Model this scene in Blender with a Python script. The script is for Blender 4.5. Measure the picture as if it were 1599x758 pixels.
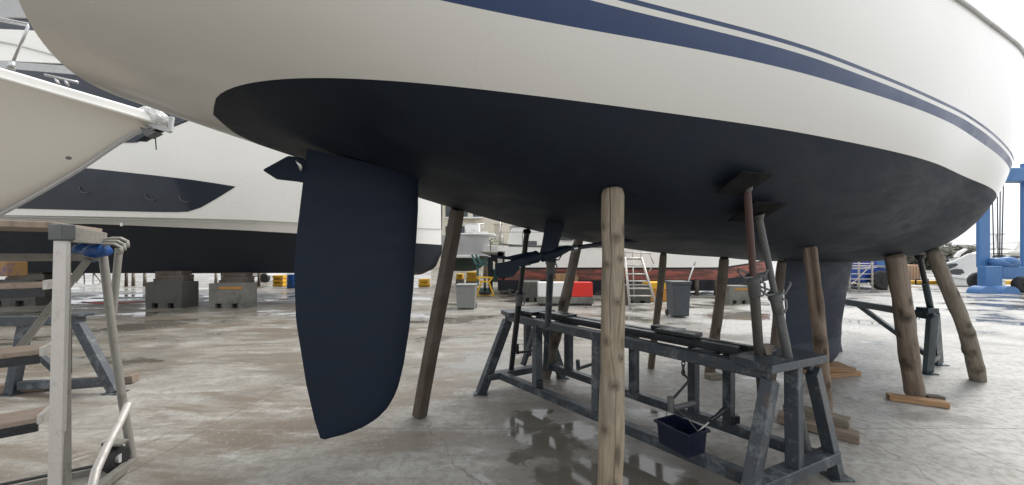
import bpy, bmesh, math, random
from mathutils import Vector, Matrix, Quaternion
random.seed(7)
sc = bpy.context.scene
for o in list(bpy.data.objects): bpy.data.objects.remove(o)
PI = math.pi; R = math.radians
H = 1.5            # eye height; the ground is z = 0
FP = 560.0         # focal length in pixels of the 1599 px wide photograph
HX, HY = 799.5, 400.0

# ------------------------------------------------------------------ camera
cd = bpy.data.cameras.new('camera'); cam = bpy.data.objects.new('camera', cd); sc.collection.objects.link(cam)
cam.location = (0, 0, H); cam.rotation_euler = (R(90), 0, 0)
cd.sensor_width = 36; cd.lens = 36 * FP / 1599; cd.shift_y = (HY - 379) / 1599
cd.clip_start = 0.05; cd.clip_end = 3000
sc.camera = cam
sc.render.resolution_x = 1024; sc.render.resolution_y = 485
# ------------------------------------------------------------------ world
SUN_EL, SUN_ROT = 52, 62
w = bpy.data.worlds.new('World'); sc.world = w; w.use_nodes = True
nt = w.node_tree; nt.nodes.clear()
wo = nt.nodes.new('ShaderNodeOutputWorld'); bg = nt.nodes.new('ShaderNodeBackground')
sky = nt.nodes.new('ShaderNodeTexSky'); sky.sky_type = 'NISHITA'; sky.sun_disc = False
sky.sun_elevation = R(SUN_EL); sky.sun_rotation = R(SUN_ROT); sky.dust_density = 6; sky.air_density = 1.2
hs = nt.nodes.new('ShaderNodeHueSaturation'); hs.inputs['Saturation'].default_value = 0.08
ad = nt.nodes.new('ShaderNodeMixRGB'); ad.blend_type = 'MIX'; ad.inputs[0].default_value = 0.55
ad.inputs[2].default_value = (9.4, 9.7, 10.1, 1)
nt.links.new(sky.outputs[0], hs.inputs['Color']); nt.links.new(hs.outputs[0], ad.inputs[1])
nt.links.new(ad.outputs[0], bg.inputs[0]); bg.inputs[1].default_value = 0.10
nt.links.new(bg.outputs[0], wo.inputs[0])
# ------------------------------------------------------------------ sun behind thin cloud
sl = bpy.data.lights.new('sun', 'SUN'); sl.energy = 1.2; sl.angle = R(20); sl.color = (1, .97, .92)
so = bpy.data.objects.new('sun', sl); sc.collection.objects.link(so)
az = R(SUN_ROT); dv = Vector((math.sin(az) * math.cos(R(SUN_EL)), math.cos(az) * math.cos(R(SUN_EL)), math.sin(R(SUN_EL))))
so.rotation_euler = dv.to_track_quat('Z', 'Y').to_euler()
sc.view_settings.view_transform = 'Standard'; sc.view_settings.look = 'None'
sc.view_settings.exposure = 0.85; sc.view_settings.gamma = 1
sc.view_settings.use_curve_mapping = False

# ------------------------------------------------------------------ helpers
def P(px, py, D):                      # point of the photograph at depth D
    return Vector(((px - HX) / FP * D, D, H + (HY - py) / FP * D))
def G(px, py, h=0.0):                  # point of the photograph at height h
    return P(px, py, (H - h) * FP / (py - HY))
def link(o): sc.collection.objects.link(o)
class MB:
    def __init__(s): s.v = []; s.f = []
    def add(s, vs, fs):
        b = len(s.v); s.v += [Vector(v) for v in vs]; s.f += [tuple(i + b for i in f) for f in fs]; return s
    def box(s, c, d, q=None):
        c = Vector(c); vs = []
        for k in range(8):
            p = Vector(((k & 1) - .5, ((k >> 1) & 1) - .5, ((k >> 2) & 1) - .5)); p = Vector((p.x * d[0], p.y * d[1], p.z * d[2]))
            if q: p = q @ p
            vs.append(c + p)
        return s.add(vs, [(0, 2, 3, 1), (4, 5, 7, 6), (0, 1, 5, 4), (2, 6, 7, 3), (0, 4, 6, 2), (1, 3, 7, 5)])
    def bar(s, a, b, w, h=None, up=(0, 0, 1)):     # rectangular bar from a to b, w sideways, h along up
        a = Vector(a); b = Vector(b); h = h or w; d = (b - a).normalized(); u = Vector(up)
        x = d.cross(u)
        if x.length < 1e-4: x = d.cross(Vector((0, 1, 0)))
        x.normalize(); y = x.cross(d).normalized(); vs = []
        for p in (a, b):
            for i, j in ((-1, -1), (1, -1), (1, 1), (-1, 1)): vs.append(p + x * (i * w / 2) + y * (j * h / 2))
        return s.add(vs, [(3, 2, 1, 0), (4, 5, 6, 7), (0, 1, 5, 4), (1, 2, 6, 5), (2, 3, 7, 6), (3, 0, 4, 7)])
    def tube(s, pts, r, n=12, cap=True):
        pts = [Vector(p) for p in pts]; rs = r if isinstance(r, (list, tuple)) else [r] * len(pts)
        vs = []; x = None
        for i, p in enumerate(pts):
            d = (pts[min(i + 1, len(pts) - 1)] - pts[max(i - 1, 0)]).normalized()
            if x is None:
                x = d.orthogonal().normalized()
            else:
                x = (x - d * x.dot(d)).normalized()
            y = d.cross(x)
            for k in range(n):
                a = 2 * PI * k / n; vs.append(p + (x * math.cos(a) + y * math.sin(a)) * rs[i])
        fs = []
        for i in range(len(pts) - 1):
            for k in range(n):
                a, b = i * n + k, i * n + (k + 1) % n; fs.append((a, b, b + n, a + n))
        if cap: fs += [tuple(range(n - 1, -1, -1)), tuple(range((len(pts) - 1) * n, len(pts) * n))]
        return s.add(vs, fs)
    def prism(s, poly, vec):           # planar polygon extruded by vec
        n = len(poly); poly = [Vector(p) for p in poly]; vec = Vector(vec)
        fs = [tuple(range(n)), tuple(range(2 * n - 1, n - 1, -1))] + [(i, i + n, (i + 1) % n + n, (i + 1) % n) for i in range(n)]
        return s.add(poly + [p + vec for p in poly], fs)
    def grid(s, rows, closed=False):
        m = len(rows[0]); vs = [p for r in rows for p in r]; fs = []
        for i in range(len(rows) - 1):
            for j in range(m - (0 if closed else 1)):
                a = i * m + j; b = i * m + (j + 1) % m; fs.append((a, b, b + m, a + m))
        return s.add(vs, fs)
    def ball(s, c, r, nu=14, nv=9, f=(1, 1, 1)):
        rows = []
        for i in range(nv + 1):
            t = PI * i / nv
            rows.append([Vector(c) + Vector((math.sin(t) * math.cos(2 * PI * k / nu) * r * f[0], math.sin(t) * math.sin(2 * PI * k / nu) * r * f[1], math.cos(t) * r * f[2])) for k in range(nu)])
        return s.grid(rows, True)
    def build(s, name, mat, parent=None, smooth=False, bev=0, rot=None, loc=None, fix=True):
        me = bpy.data.meshes.new(name); base = Vector((0, 0, 0))
        if parent is not None:
            p = parent
            while p is not None: base += p.location; p = p.parent
            org = Vector((0, 0, 0))
        elif loc is None:
            xs = [v.x for v in s.v]; ys = [v.y for v in s.v]; zs = [v.z for v in s.v]
            org = Vector(((min(xs) + max(xs)) / 2, (min(ys) + max(ys)) / 2, min(zs))); base = org
        else: org = Vector(loc)
        me.from_pydata([tuple(v - base) for v in s.v], [], s.f)
        if fix:
            bm = bmesh.new(); bm.from_mesh(me); bmesh.ops.remove_doubles(bm, verts=bm.verts, dist=1e-5)
            bmesh.ops.dissolve_degenerate(bm, edges=bm.edges, dist=1e-5); bmesh.ops.recalc_face_normals(bm, faces=bm.faces)
            bm.to_mesh(me); bm.free()
        me.materials.append(mat)
        o = bpy.data.objects.new(name, me); link(o); o.location = org
        if rot: o.rotation_mode = 'QUATERNION'; o.rotation_quaternion = rot
        if parent is not None: o.parent = parent
        if smooth:
            for p_ in me.polygons: p_.use_smooth = True
            if smooth is not True: me.set_sharp_from_angle(angle=R(smooth))
        if bev:
            b = o.modifiers.new('bevel', 'BEVEL'); b.width = bev; b.segments = 2; b.limit_method = 'ANGLE'; b.angle_limit = R(40)
        return o
def thing(name, label, cat, loc, group=None):
    o = bpy.data.objects.new(name, None); link(o); o.location = Vector(loc); o.empty_display_size = .1
    o['label'] = label; o['category'] = cat
    if group: o['group'] = group
    return o
def tag(o, label, cat, group=None):
    o['label'] = label; o['category'] = cat
    if group: o['group'] = group
    return o
def lerp(a, b, t): return a + (b - a) * t
def interp(k, y, x):
    if x <= k[0]: return y[0]
    for i in range(len(k) - 1):
        if x <= k[i + 1]: return lerp(y[i], y[i + 1], (x - k[i]) / (k[i + 1] - k[i]))
    return y[-1]
def hspl(k, y, x):
    n = len(k)
    def m(i):
        if i == 0: return (y[1] - y[0]) / (k[1] - k[0])
        if i == n - 1: return (y[-1] - y[-2]) / (k[-1] - k[-2])
        h0, h1 = k[i] - k[i - 1], k[i + 1] - k[i]
        return (h0 * h0 * (y[i + 1] - y[i]) + h1 * h1 * (y[i] - y[i - 1])) / (h0 * h1 * (h0 + h1))
    i = 0
    while i < n - 2 and x > k[i + 1]: i += 1
    h = k[i + 1] - k[i]; t = min(1, max(0, (x - k[i]) / h))
    return (2*t**3-3*t**2+1)*y[i]+(t**3-2*t**2+t)*h*m(i)+(-2*t**3+3*t**2)*y[i+1]+(t**3-t**2)*h*m(i+1)

# ------------------------------------------------------------------ materials
def srgb(r, g, b):
    f = lambda c: ((c / 255 + .055) / 1.055) ** 2.4 if c > 10 else c / 255 / 12.92
    return (f(r), f(g), f(b), 1)
class NT:
    def __init__(s, name):
        s.m = bpy.data.materials.new(name); s.m.use_nodes = True; s.t = s.m.node_tree
        s.b = s.t.nodes['Principled BSDF']; s.co = s.n('ShaderNodeTexCoord').outputs['Object']
    def n(s, typ, **k):
        x = s.t.nodes.new(typ)
        for a, v in k.items(): setattr(x, a, v)
        return x
    def l(s, a, b): s.t.links.new(a, b)
    def mapping(s, scale=(1, 1, 1), rot=(0, 0, 0), loc=(0, 0, 0), src=None):
        m = s.n('ShaderNodeMapping'); m.inputs['Scale'].default_value = scale; m.inputs['Rotation'].default_value = rot; m.inputs['Location'].default_value = loc
        s.l(src or s.co, m.inputs[0]); return m.outputs[0]
    def noise(s, scale, detail=4, rough=.6, vec=None, dist=0):
        x = s.n('ShaderNodeTexNoise'); x.inputs['Scale'].default_value = scale; x.inputs['Detail'].default_value = detail
        x.inputs['Roughness'].default_value = rough; x.inputs['Distortion'].default_value = dist
        s.l(vec or s.co, x.inputs['Vector']); return x.outputs[0]
    def ramp(s, src, a, b, lo=0., hi=1.):
        x = s.n('ShaderNodeMapRange'); x.interpolation_type = 'SMOOTHSTEP'; x.inputs['From Min'].default_value = a; x.inputs['From Max'].default_value = b
        x.inputs['To Min'].default_value = lo; x.inputs['To Max'].default_value = hi; s.l(src, x.inputs['Value']); return x.outputs['Result']
    def mix(s, f, a, b, mode='MIX'):
        x = s.n('ShaderNodeMixRGB'); x.blend_type = mode
        for i, v in ((0, f), (1, a), (2, b)):
            if hasattr(v, 'links'): s.l(v, x.inputs[i])
            elif i == 0: x.inputs[0].default_value = v
            else: x.inputs[i].default_value = tuple(v) + (1,) if len(v) == 3 else v
        return x.outputs[0]
    def math(s, op, a, b=0.):
        x = s.n('ShaderNodeMath'); x.operation = op
        for i, v in ((0, a), (1, b)):
            if hasattr(v, 'links'): s.l(v, x.inputs[i])
            else: x.inputs[i].default_value = v
        return x.outputs[0]
    def set(s, **k):
        for a, v in k.items():
            i = s.b.inputs[a.replace('_', ' ')]
            if hasattr(v, 'links'): s.l(v, i)
            else: i.default_value = v
        return s
    def bump(s, src, strength=.3, dist=.01):
        x = s.n('ShaderNodeBump'); x.inputs['Strength'].default_value = strength; x.inputs['Distance'].default_value = dist
        s.l(src, x.inputs['Height']); s.l(x.outputs[0], s.b.inputs['Normal'])
def paint(name, c, rough=.45, c2=None, amt=.5, scale=3., metal=0., bump=.1, coat=0., thr=(.5, .68), stretch=(1, 1, 1)):
    """painted or bare surface with a second worn tone in patches"""
    t = NT(name); v = t.mapping(stretch)
    n1 = t.noise(scale, 6, .65, v); n2 = t.noise(scale * 9, 5, .6, v)
    c = tuple(c[:3]); c2 = tuple(c2[:3]) if c2 else tuple(x * .6 for x in c)
    f = t.math('MULTIPLY', t.ramp(t.math('ADD', t.math('MULTIPLY', n1, .7), t.math('MULTIPLY', n2, .3)), *thr), amt)
    col = t.mix(f, c, c2); col = t.mix(t.ramp(n2, .3, .7, 0, .18), col, tuple(x * .55 for x in c))
    t.set(Base_Color=col, Roughness=t.ramp(n1, .3, .7, max(.03, rough - .1), rough + .12), Metallic=metal)
    if coat: t.set(Coat_Weight=coat, Coat_Roughness=.12)
    t.bump(n2, bump, .004); return t.m
def wood(name, c, dark, rough=.75, knots=True, scale=1., crack=.5):
    t = NT(name); v = t.mapping((9 * scale, 9 * scale, .9 * scale)); n1 = t.noise(3, 8, .65, v, .6)
    v2 = t.mapping((30 * scale, 30 * scale, 1.6 * scale)); n2 = t.noise(2.5, 5, .6, v2, .3)
    col = t.mix(t.ramp(n1, .35, .7), c, tuple(x * .62 for x in c[:3])); col = t.mix(t.ramp(n2, .46, .66, 0, .5), col, dark)
    gr = t.noise(2.5, 5, .6); col = t.mix(t.ramp(gr, .42, .65, 0, .3), col, (.19, .185, .17))
    if knots:
        vo = t.n('ShaderNodeTexVoronoi'); vo.inputs['Scale'].default_value = 1.; t.l(t.mapping((9, 9, 3.6)), vo.inputs['Vector'])
        k = t.ramp(vo.outputs['Distance'], .10, .24, 1, 0); ring = t.ramp(vo.outputs['Distance'], .24, .42, .38, 0)
        col = t.mix(ring, col, tuple(x * .5 for x in c[:3])); col = t.mix(k, col, tuple(x * .75 for x in dark[:3]))
    at = t.n('ShaderNodeAttribute'); at.attribute_name = 'knot_shade_marks'; col = t.mix(at.outputs['Fac'], col, tuple(x * .45 for x in dark[:3]))   # knots, plus shade painted dark into the cracks and the split hollow
    t.set(Base_Color=col, Roughness=rough); t.bump(t.math('ADD', n1, t.math('MULTIPLY', n2, crack)), .7, .008); return t.m
def clean(name, c, rough):
    t = NT(name); n1 = t.noise(.7, 3, .5); n2 = t.noise(260, 2, .5)
    col = t.mix(t.ramp(n1, .35, .7, 0, .35), c, tuple(x * .94 for x in c))
    t.set(Base_Color=col, Roughness=t.ramp(n1, .3, .7, rough, rough + .08), Coat_Weight=.2, Coat_Roughness=.1); t.bump(n2, .02, .0006); return t.m
M = {}
M['gelcoat'] = clean('white_gelcoat', (.655, .642, .605), .20)
def fouling(name, c, c2, rough=.62):
    t = NT(name); n1 = t.noise(1.1, 5, .6); rol = t.noise(3.2, 4, .65, t.mapping((1, 1, 3.5), (0, .2, R(30))), .5); fi = t.noise(38, 5, .7); sc_ = t.noise(5, 6, .75, t.mapping((1, 1, 5), (.3, 0, R(30)), (3, 1, 0)))
    col = t.mix(t.ramp(n1, .35, .65), c, c2); col = t.mix(t.ramp(rol, .42, .62, 0, .3), col, tuple(x * 1.55 for x in c2)); col = t.mix(t.ramp(sc_, .64, .70, 0, .22), col, tuple(min(1, x * 3) for x in c2))
    t.set(Base_Color=col, Roughness=t.ramp(rol, .3, .7, rough - .05, rough + .1), Specular_IOR_Level=.27); t.bump(t.math('ADD', fi, t.math('MULTIPLY', rol, 1.5)), .22, .003); return t.m
M['antifoul'] = fouling('navy_antifouling', (.0062, .0105, .0185), (.0095, .0145, .024))
M['rudderpaint'] = fouling('navy_rudder_paint', (.0032, .0080, .0185), (.0046, .0105, .0235), .58)
M['keelpaint'] = fouling('blue_grey_keel_paint', (.011, .018, .034), (.018, .026, .045), .62)
M['stripe'] = paint('navy_stripe', (.012, .038, .115), .38, (.016, .044, .125), .5, 1.5, bump=.01, coat=.0)
M['railgrey'] = paint('grey_rub_rail', (.50, .50, .49), .35, (.25, .25, .25))
M['steel'] = paint('stainless_steel', (.55, .55, .55), .25, (.35, .33, .3), .5, 8, metal=.9)
M['bronze'] = paint('painted_shaft', (.02, .024, .032), .4)
def trestle(name, c, worn):
    t = NT(name); n1 = t.noise(6, 7, .7); n2 = t.noise(46, 5, .65); n3 = t.noise(4.5, 6, .7, t.mapping((3, 3, .9), (0, 0, 0), (2, 5, 1)))
    f = t.math('ADD', t.math('MULTIPLY', n1, .65), t.math('MULTIPLY', n2, .35)); col = t.mix(t.ramp(f, .50, .60, 0, .8), c, worn); col = t.mix(t.ramp(n2, .55, .72, 0, .6), col, tuple(x * .4 for x in c))
    col = t.mix(t.ramp(n3, .60, .70, 0, .6), col, (.10, .055, .032)); t.set(Base_Color=col, Roughness=t.ramp(n1, .3, .7, .28, .55)); t.bump(t.math('ADD', f, n2), .5, .004); return t.m
M['stand'] = trestle('grey_blue_trestle_paint', (.036, .045, .054), (.135, .150, .158))
M['platedark'] = paint('dark_pad_plate', (.0055, .006, .007), .6, (.012, .010, .008), .6, 9)
M['platedark'].node_tree.nodes['Principled BSDF'].inputs['Specular IOR Level'].default_value = .08
M['standdark'] = paint('black_wet_steel', (.014, .016, .019), .3, (.04, .042, .045), .6, 9, bump=.5)
M['standgreen'] = paint('dark_green_blue_trestle_paint', (.022, .042, .052), .4, (.08, .10, .11), .6, 7, bump=.3)
M['jack'] = paint('scuffed_jack_steel', (.095, .088, .08), .45, (.20, .18, .15), .7, 14, bump=.3, metal=.2)
M['jackred'] = paint('rusty_red_jack_tube', (.085, .046, .042), .5, (.15, .10, .09), .7, 16, bump=.3)
M['jackgrey'] = paint('grey_jack_tube', (.10, .105, .105), .45, (.2, .2, .19), .7, 12, bump=.3)
M['alu'] = paint('dull_aluminium', (.56, .53, .49), .42, (.34, .31, .28), .5, 14, metal=.35, bump=.25)
M['aludark'] = paint('dirty_aluminium', (.26, .25, .22), .5, (.13, .12, .10), .6, 11, metal=.25, bump=.3)
M['tread'] = paint('weathered_plywood_tread', (.29, .225, .175), .7, (.15, .115, .095), .7, 10, bump=.5, stretch=(1, 4, 1))
M['rubber'] = paint('black_rubber', (.02, .02, .021), .65, (.05, .05, .05), .4, 9)
M['blueplastic'] = paint('blue_plastic', (.015, .085, .30), .35, (.01, .05, .18), .5, 12)
M['rope'] = paint('pale_grey_rope', (.36, .35, .31), .8, (.18, .17, .15), .6, 40, bump=.8)
M['bluedark'] = paint('dark_blue_tub_plastic', (.006, .010, .028), .3, (.018, .024, .05), .4, 8)
M['black'] = paint('black_plastic', (.012, .012, .014), .4)
M['motoryacht'] = clean('cream_white_hull', (.84, .825, .78), .25)
M['flare'] = clean('off_white_flared_hull', (.68, .65, .585), .35)
M['navyglass'] = paint('dark_navy_hull_window', (.022, .030, .045), .14, (.03, .038, .055), .3, 1, bump=.0)
M['navybottom'] = paint('dark_yacht_bottom', (.008, .011, .018), .6, (.016, .02, .028), .6, .8)
M['concrete'] = paint('grey_concrete_block', (.20, .195, .175), .85, (.10, .10, .085), .8, 2.5, bump=.6, thr=(.42, .62))
M['concretedark'] = paint('dark_damp_concrete_block', (.085, .085, .076), .8, (.05, .05, .045), .8, 2.5, bump=.6)
M['orangepaint'] = paint('faded_orange_paint', (.48, .22, .04), .8, (.2, .18, .12), .8, 6)
M['yellow'] = paint('yellow_paint', (.75, .42, .02), .5, (.40, .22, .03), .6, 4, bump=.2)
M['red'] = paint('red_plastic', (.70, .035, .025), .4, (.5, .06, .04), .5, 3)
M['whiteplastic'] = paint('white_plastic', (.78, .78, .76), .45, (.6, .6, .57), .5, 3)
M['rustred'] = paint('patchy_red_bottom_paint', (.42, .13, .10), .65, (.10, .07, .06), .9, 2.2, thr=(.44, .54), stretch=(.45, 1, 4), bump=.3)
M['bin'] = paint('dark_grey_bin_plastic', (.075, .085, .095), .45, (.13, .14, .15), .5, 6)
M['binlight'] = paint('pale_grey_bin_plastic', (.22, .225, .215), .5, (.16, .165, .16), .5, 4)
M['liftblue'] = paint('blue_travel_lift_paint', (.065, .18, .40), .45, (.05, .13, .30), .6, .9, bump=.05)
M['deepblue'] = paint('deep_blue_paint', (.01, .05, .30), .4, (.01, .03, .15), .5, 2)
M['teal'] = paint('teal_frame_paint', (.06, .18, .17), .5, (.04, .10, .10), .6, 4)
M['greenboat'] = paint('dull_green_antifouling', (.05, .075, .06), .6, (.03, .04, .035), .7, 1)
M['beige'] = paint('beige_hull_paint', (.50, .45, .38), .5, (.38, .34, .28), .5, 1.5)
M['greyhull'] = paint('light_grey_hull', (.42, .42, .42), .4, (.34, .34, .34), .5, 1)
M['wall'] = paint('cream_rendered_wall', (.66, .61, .50), .85, (.52, .48, .40), .6, .4)
M['window'] = paint('dark_window_glass', (.04, .05, .055), .1, (.08, .09, .1), .5, 2)
M['cargo'] = paint('orange_brown_container', (.55, .30, .16), .6, (.40, .22, .12), .6, .7)
M['leaf'] = paint('haze_paled_green_leaves', (.15, .155, .12), .85, (.20, .195, .16), .8, .6, thr=(.4, .6))  # green paled and greyed, distance haze put into the leaf colour
M['palm'] = paint('palm_fronds', (.10, .12, .05), .6, (.18, .17, .09), .8, 2)
M['bark'] = paint('bark', (.16, .12, .09), .9, (.09, .07, .05), .7, 6)
M['plasticwrap'] = paint('crumpled_clear_plastic', (.62, .62, .60), .2, (.3, .3, .3), .8, 22, bump=1.)
M['crate'] = paint('mixed_crate', (.35, .2, .07), .6, (.05, .07, .3), 1., 3)
M['wood_tan'] = wood('tan_round_timber', (.33, .265, .185), (.13, .10, .07))
M['wood_grey'] = wood('grey_brown_timber', (.16, .125, .095), (.05, .038, .03))
M['wood_dark'] = wood('dark_square_timber', (.105, .080, .060), (.035, .027, .022), knots=False)
M['wood_brown'] = wood('brown_round_timber', (.26, .20, .15), (.09, .068, .05))
M['wood_olive'] = wood('olive_brown_timber', (.25, .215, .165), (.10, .08, .06))
M['wood_split'] = wood('split_reddish_timber', (.27, .195, .14), (.085, .05, .035))
M['wood_fresh'] = wood('fresh_sawn_timber', (.42, .25, .12), (.2, .1, .05), knots=False)

kt = M['keelpaint'].node_tree; kb_ = kt.nodes['Principled BSDF']; src_ = kb_.inputs['Base Color'].links[0].from_socket
kc = kt.nodes.new('ShaderNodeTexCoord'); ks = kt.nodes.new('ShaderNodeSeparateXYZ'); km = kt.nodes.new('ShaderNodeMapRange'); kx = kt.nodes.new('ShaderNodeMixRGB')
kt.links.new(kc.outputs['Object'], ks.inputs[0]); kt.links.new(ks.outputs[2], km.inputs[0]); km.inputs[1].default_value = .43; km.inputs[2].default_value = .45; km.inputs[3].default_value = .55; km.inputs[4].default_value = 0
kt.links.new(km.outputs[0], kx.inputs[0]); kt.links.new(src_, kx.inputs[1]); kx.inputs[2].default_value = (.055, .065, .09, 1); kt.links.new(kx.outputs[0], kb_.inputs['Base Color'])   # paler second coat on the foot of the keel

def ground_mat():
    t = NT('wet_stained_concrete'); co = t.co
    st = t.mapping((.55, 1.15, 1), (0, 0, R(12)))
    big = t.noise(.33, 5, .6, co, .5); med = t.noise(1.5, 7, .68, st, .8); fine = t.noise(16, 6, .7, co); grit = t.noise(90, 3, .6, co)
    sep = t.n('ShaderNodeSeparateXYZ'); t.l(co, sep.inputs[0]); X, Y = sep.outputs[0], sep.outputs[1]
    col = t.mix(t.ramp(med, .32, .66), (.35, .34, .31), (.205, .192, .164))
    # tan/brown run-off staining, mostly on the left under the yachts
    left = t.ramp(X, -2.0, 2.2, 1, 0)
    brown = t.math('MULTIPLY', t.ramp(t.noise(1.0, 7, .66, t.mapping((.4, 1.4, 1), (0, 0, R(8)), (4, 2, 0)), .6), .42, .60), t.math('ADD', t.math('MULTIPLY', left, .80), .12))
    col = t.mix(brown, col, (.132, .100, .068))
    pale = t.ramp(t.noise(2.2, 8, .7, t.mapping((.5, 1.5, 1), (0, 0, R(-6)), (9, 1, 0)), 1.0), .54, .66)
    col = t.mix(t.math('MULTIPLY', pale, .6), col, (.45, .445, .42))
    col = t.mix(t.ramp(X, 1.0, 4.5, 0, .62), col, (.46, .457, .44))
    col = t.mix(t.ramp(fine, .42, .68, 0, .65), col, (.16, .145, .12))
    col = t.mix(t.ramp(grit, .60, .74, 0, .45), col, (.09, .085, .075))
    chip = t.noise(34, 4, .75, t.mapping((1, 1, 1), (0, 0, 1.), (5, 5, 0))); col = t.mix(t.math('MULTIPLY', t.ramp(chip, .60, .66), .5), col, (.52, .52, .50))
    cm = t.n('ShaderNodeTexVoronoi'); cm.feature = 'DISTANCE_TO_EDGE'; cm.inputs['Scale'].default_value = .34; wv = t.n('ShaderNodeVectorMath'); nn_ = t.n('ShaderNodeTexNoise'); nn_.inputs['Scale'].default_value = 2.2; nn_.inputs['Detail'].default_value = 6; t.l(co, nn_.inputs['Vector'])
    t.l(co, wv.inputs[0]); sc2 = t.n('ShaderNodeVectorMath'); sc2.operation = 'SCALE'; t.l(nn_.outputs['Color'], sc2.inputs[0]); sc2.inputs['Scale'].default_value = .5; t.l(sc2.outputs[0], wv.inputs[1]); t.l(wv.outputs[0], cm.inputs['Vector'])
    col = t.mix(t.ramp(cm.outputs['Distance'], .0008, .0028, .55, 0), col, (.09, .08, .065))    # hairline cracks
    # damp film and puddles
    wn = t.noise(.62, 6, .62, t.mapping((.8, 1.25, 1), (0, 0, R(-20)), (3.3, 1.7, 0)), .4)
    wn = t.math('ADD', wn, t.ramp(Y, 1.5, 9, -.0, .07))
    def patch(cx, cy, ang, sx, sy, amt):       # a hollow in the slab where water stands
        a_ = R(-ang); v1 = t.mapping((1, 1, 0), (0, 0, a_)); v2 = t.mapping((sx, sy, 0), src=v1); c_ = Matrix.Rotation(a_, 3, 'Z') @ Vector((cx, cy, 0))
        d_ = t.n('ShaderNodeVectorMath'); d_.operation = 'DISTANCE'; t.l(v2, d_.inputs[0]); d_.inputs[1].default_value = (c_.x * sx, c_.y * sy, 0)
        return t.ramp(d_.outputs['Value'], .25, 1.0, amt, 0)
    for a_ in ((.42, 2.85, 128, .50, 1.2, .185), (-.6, 5.6, 160, .5, 1.1, .08), (6.5, 3.2, 10, .3, .35, -.12), (-2.2, 2.6, 0, .4, .5, -.10), (2.9, 2.9, 0, .7, .8, -.14)):
        wn = t.math('ADD', wn, patch(*a_))
    damp = t.ramp(wn, .50, .60); pud = t.ramp(wn, .60, .66)
    col = t.mix(t.math('MULTIPLY', damp, .55), col, (.145, .135, .115)); col = t.mix(t.math('MULTIPLY', pud, .6), col, (.085, .078, .062))
    # slab joints
    jt = None
    for ax, per, off in ((X, 3.1, -3.55), (Y, 3.0, -3.12)):
        wob = t.math('ADD', ax, t.math('MULTIPLY', t.math('SUBTRACT', t.noise(1.3, 4, .6), .5), .05))
        d = t.math('ABSOLUTE', t.math('SUBTRACT', t.math('PINGPONG', t.math('ADD', wob, off), per), 0.))
        j = t.ramp(d, .003, .010, 1, 0); jt = j if jt is None else t.math('MAXIMUM', jt, j)
    col = t.mix(t.math('MULTIPLY', jt, .55), col, (.07, .062, .05))
    ro = t.math('ADD', t.ramp(med, .3, .7, .42, .62), t.math('MULTIPLY', t.ramp(fine, .3, .7), .1))
    ro = t.math('SUBTRACT', ro, t.ramp(Y, 4, 12, 0, .10)); ro = t.math('SUBTRACT', ro, t.math('MULTIPLY', damp, .14))
    inv = t.math('SUBTRACT', 1., pud); ro = t.math('ADD', t.math('MULTIPLY', ro, inv), t.math('MULTIPLY', pud, .07))
    t.set(Base_Color=col, Roughness=ro)
    hgt = t.math('ADD', t.math('MULTIPLY', fine, .6), t.math('MULTIPLY', grit, .4)); hgt = t.math('MULTIPLY', hgt, inv)
    t.bump(hgt, .35, .006); return t.m
def flat(name, pts, z, mat, kind='structure'):
    o = MB().add([(x, y, z) for x, y in pts], [tuple(range(len(pts)))]).build(name, mat, loc=(0, 0, 0)); o['kind'] = kind; return o
flat('ground', [(-400, -60), (400, -60), (400, 900), (-400, 900)], 0, ground_mat())

# ------------------------------------------------------------------ the sailing yacht overhead
KB = [0.0, 1.219, 2.844, 4.469, 6.094, 7.313, 8.6, 9.9, 11.0, 11.9]; BB = [1.019, 1.1, 1.358, 1.541, 1.585, 1.301, 1.024, 0.75, 0.518, 0.03]
KK = [0.0, 0.813, 1.625, 2.844, 4.063, 5.281, 6.5, 7.6, 9.0, 10.3, 11.3, 11.9]; ZK = [0.694, 0.525, 0.345, 0.14, 0.022, -0.029, -0.075, -0.011, 0.118, 0.33, 0.581, 1.3]
KS = [0.0, 1.0, 2.0, 3.0, 4.0, 5.0, 6.0, 7.3, 8.6, 9.9, 11.0, 11.9]; ZT = [1.377, 1.411, 1.449, 1.491, 1.537, 1.586, 1.639, 1.63, 1.68, 1.73, 1.79, 1.85]
MT = [3.139, 2.122, 2.241, 2.73, 2.91, 2.378, 2.666, 2.259, 2.208, 2.062, 1.84, 1.6]; NN = [1.814, 3.461, 3.743, 3.533, 3.567, 3.6, 4.006, 3.405, 2.684, 2.048, 1.601, 1.3]
OX, OY, AA = -1.646, 1.327, R(30.708)
ax_f = Vector((math.cos(AA), math.sin(AA), 0)); ax_n = Vector((math.sin(AA), -math.cos(AA), 0))
def prm(S): return hspl(KB, BB, S), hspl(KK, ZK, S), hspl(KS, ZT, S), max(1, hspl(KS, MT, S)), max(.9, hspl(KS, NN, S))
def boat(S, t, z, v=0.):                 # boat coordinates to world
    S = S + .8466 * max(0, 1 - S / 8.1253) ** 6 * max(0, min(1, v))
    return Vector((OX, OY, H + z)) + ax_f * S + ax_n * t
def half(S, z):
    B, zk, zs, m, n = prm(S); v = min(1, max(0, (z - zk) / (zs - zk))); return B * (1 - (1 - v) ** m) ** (1 / n), v
def hz(S, t):  # height of the underside
    B, zk, zs, m, n = prm(S); a = min(.999, abs(t) / B); v = 1 - (1 - a ** n) ** (1 / m); return H + zk + v * (zs - zk)
def zwl(S): return hspl([0, 2, 4, 5, 5.6, 6.3, 8, 12], [.606, .598, .590, .582, .556, .505, .47, .54], S)
SK = [0, 2, 4, 5, 5.9, 6.6, 8, 12]
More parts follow.
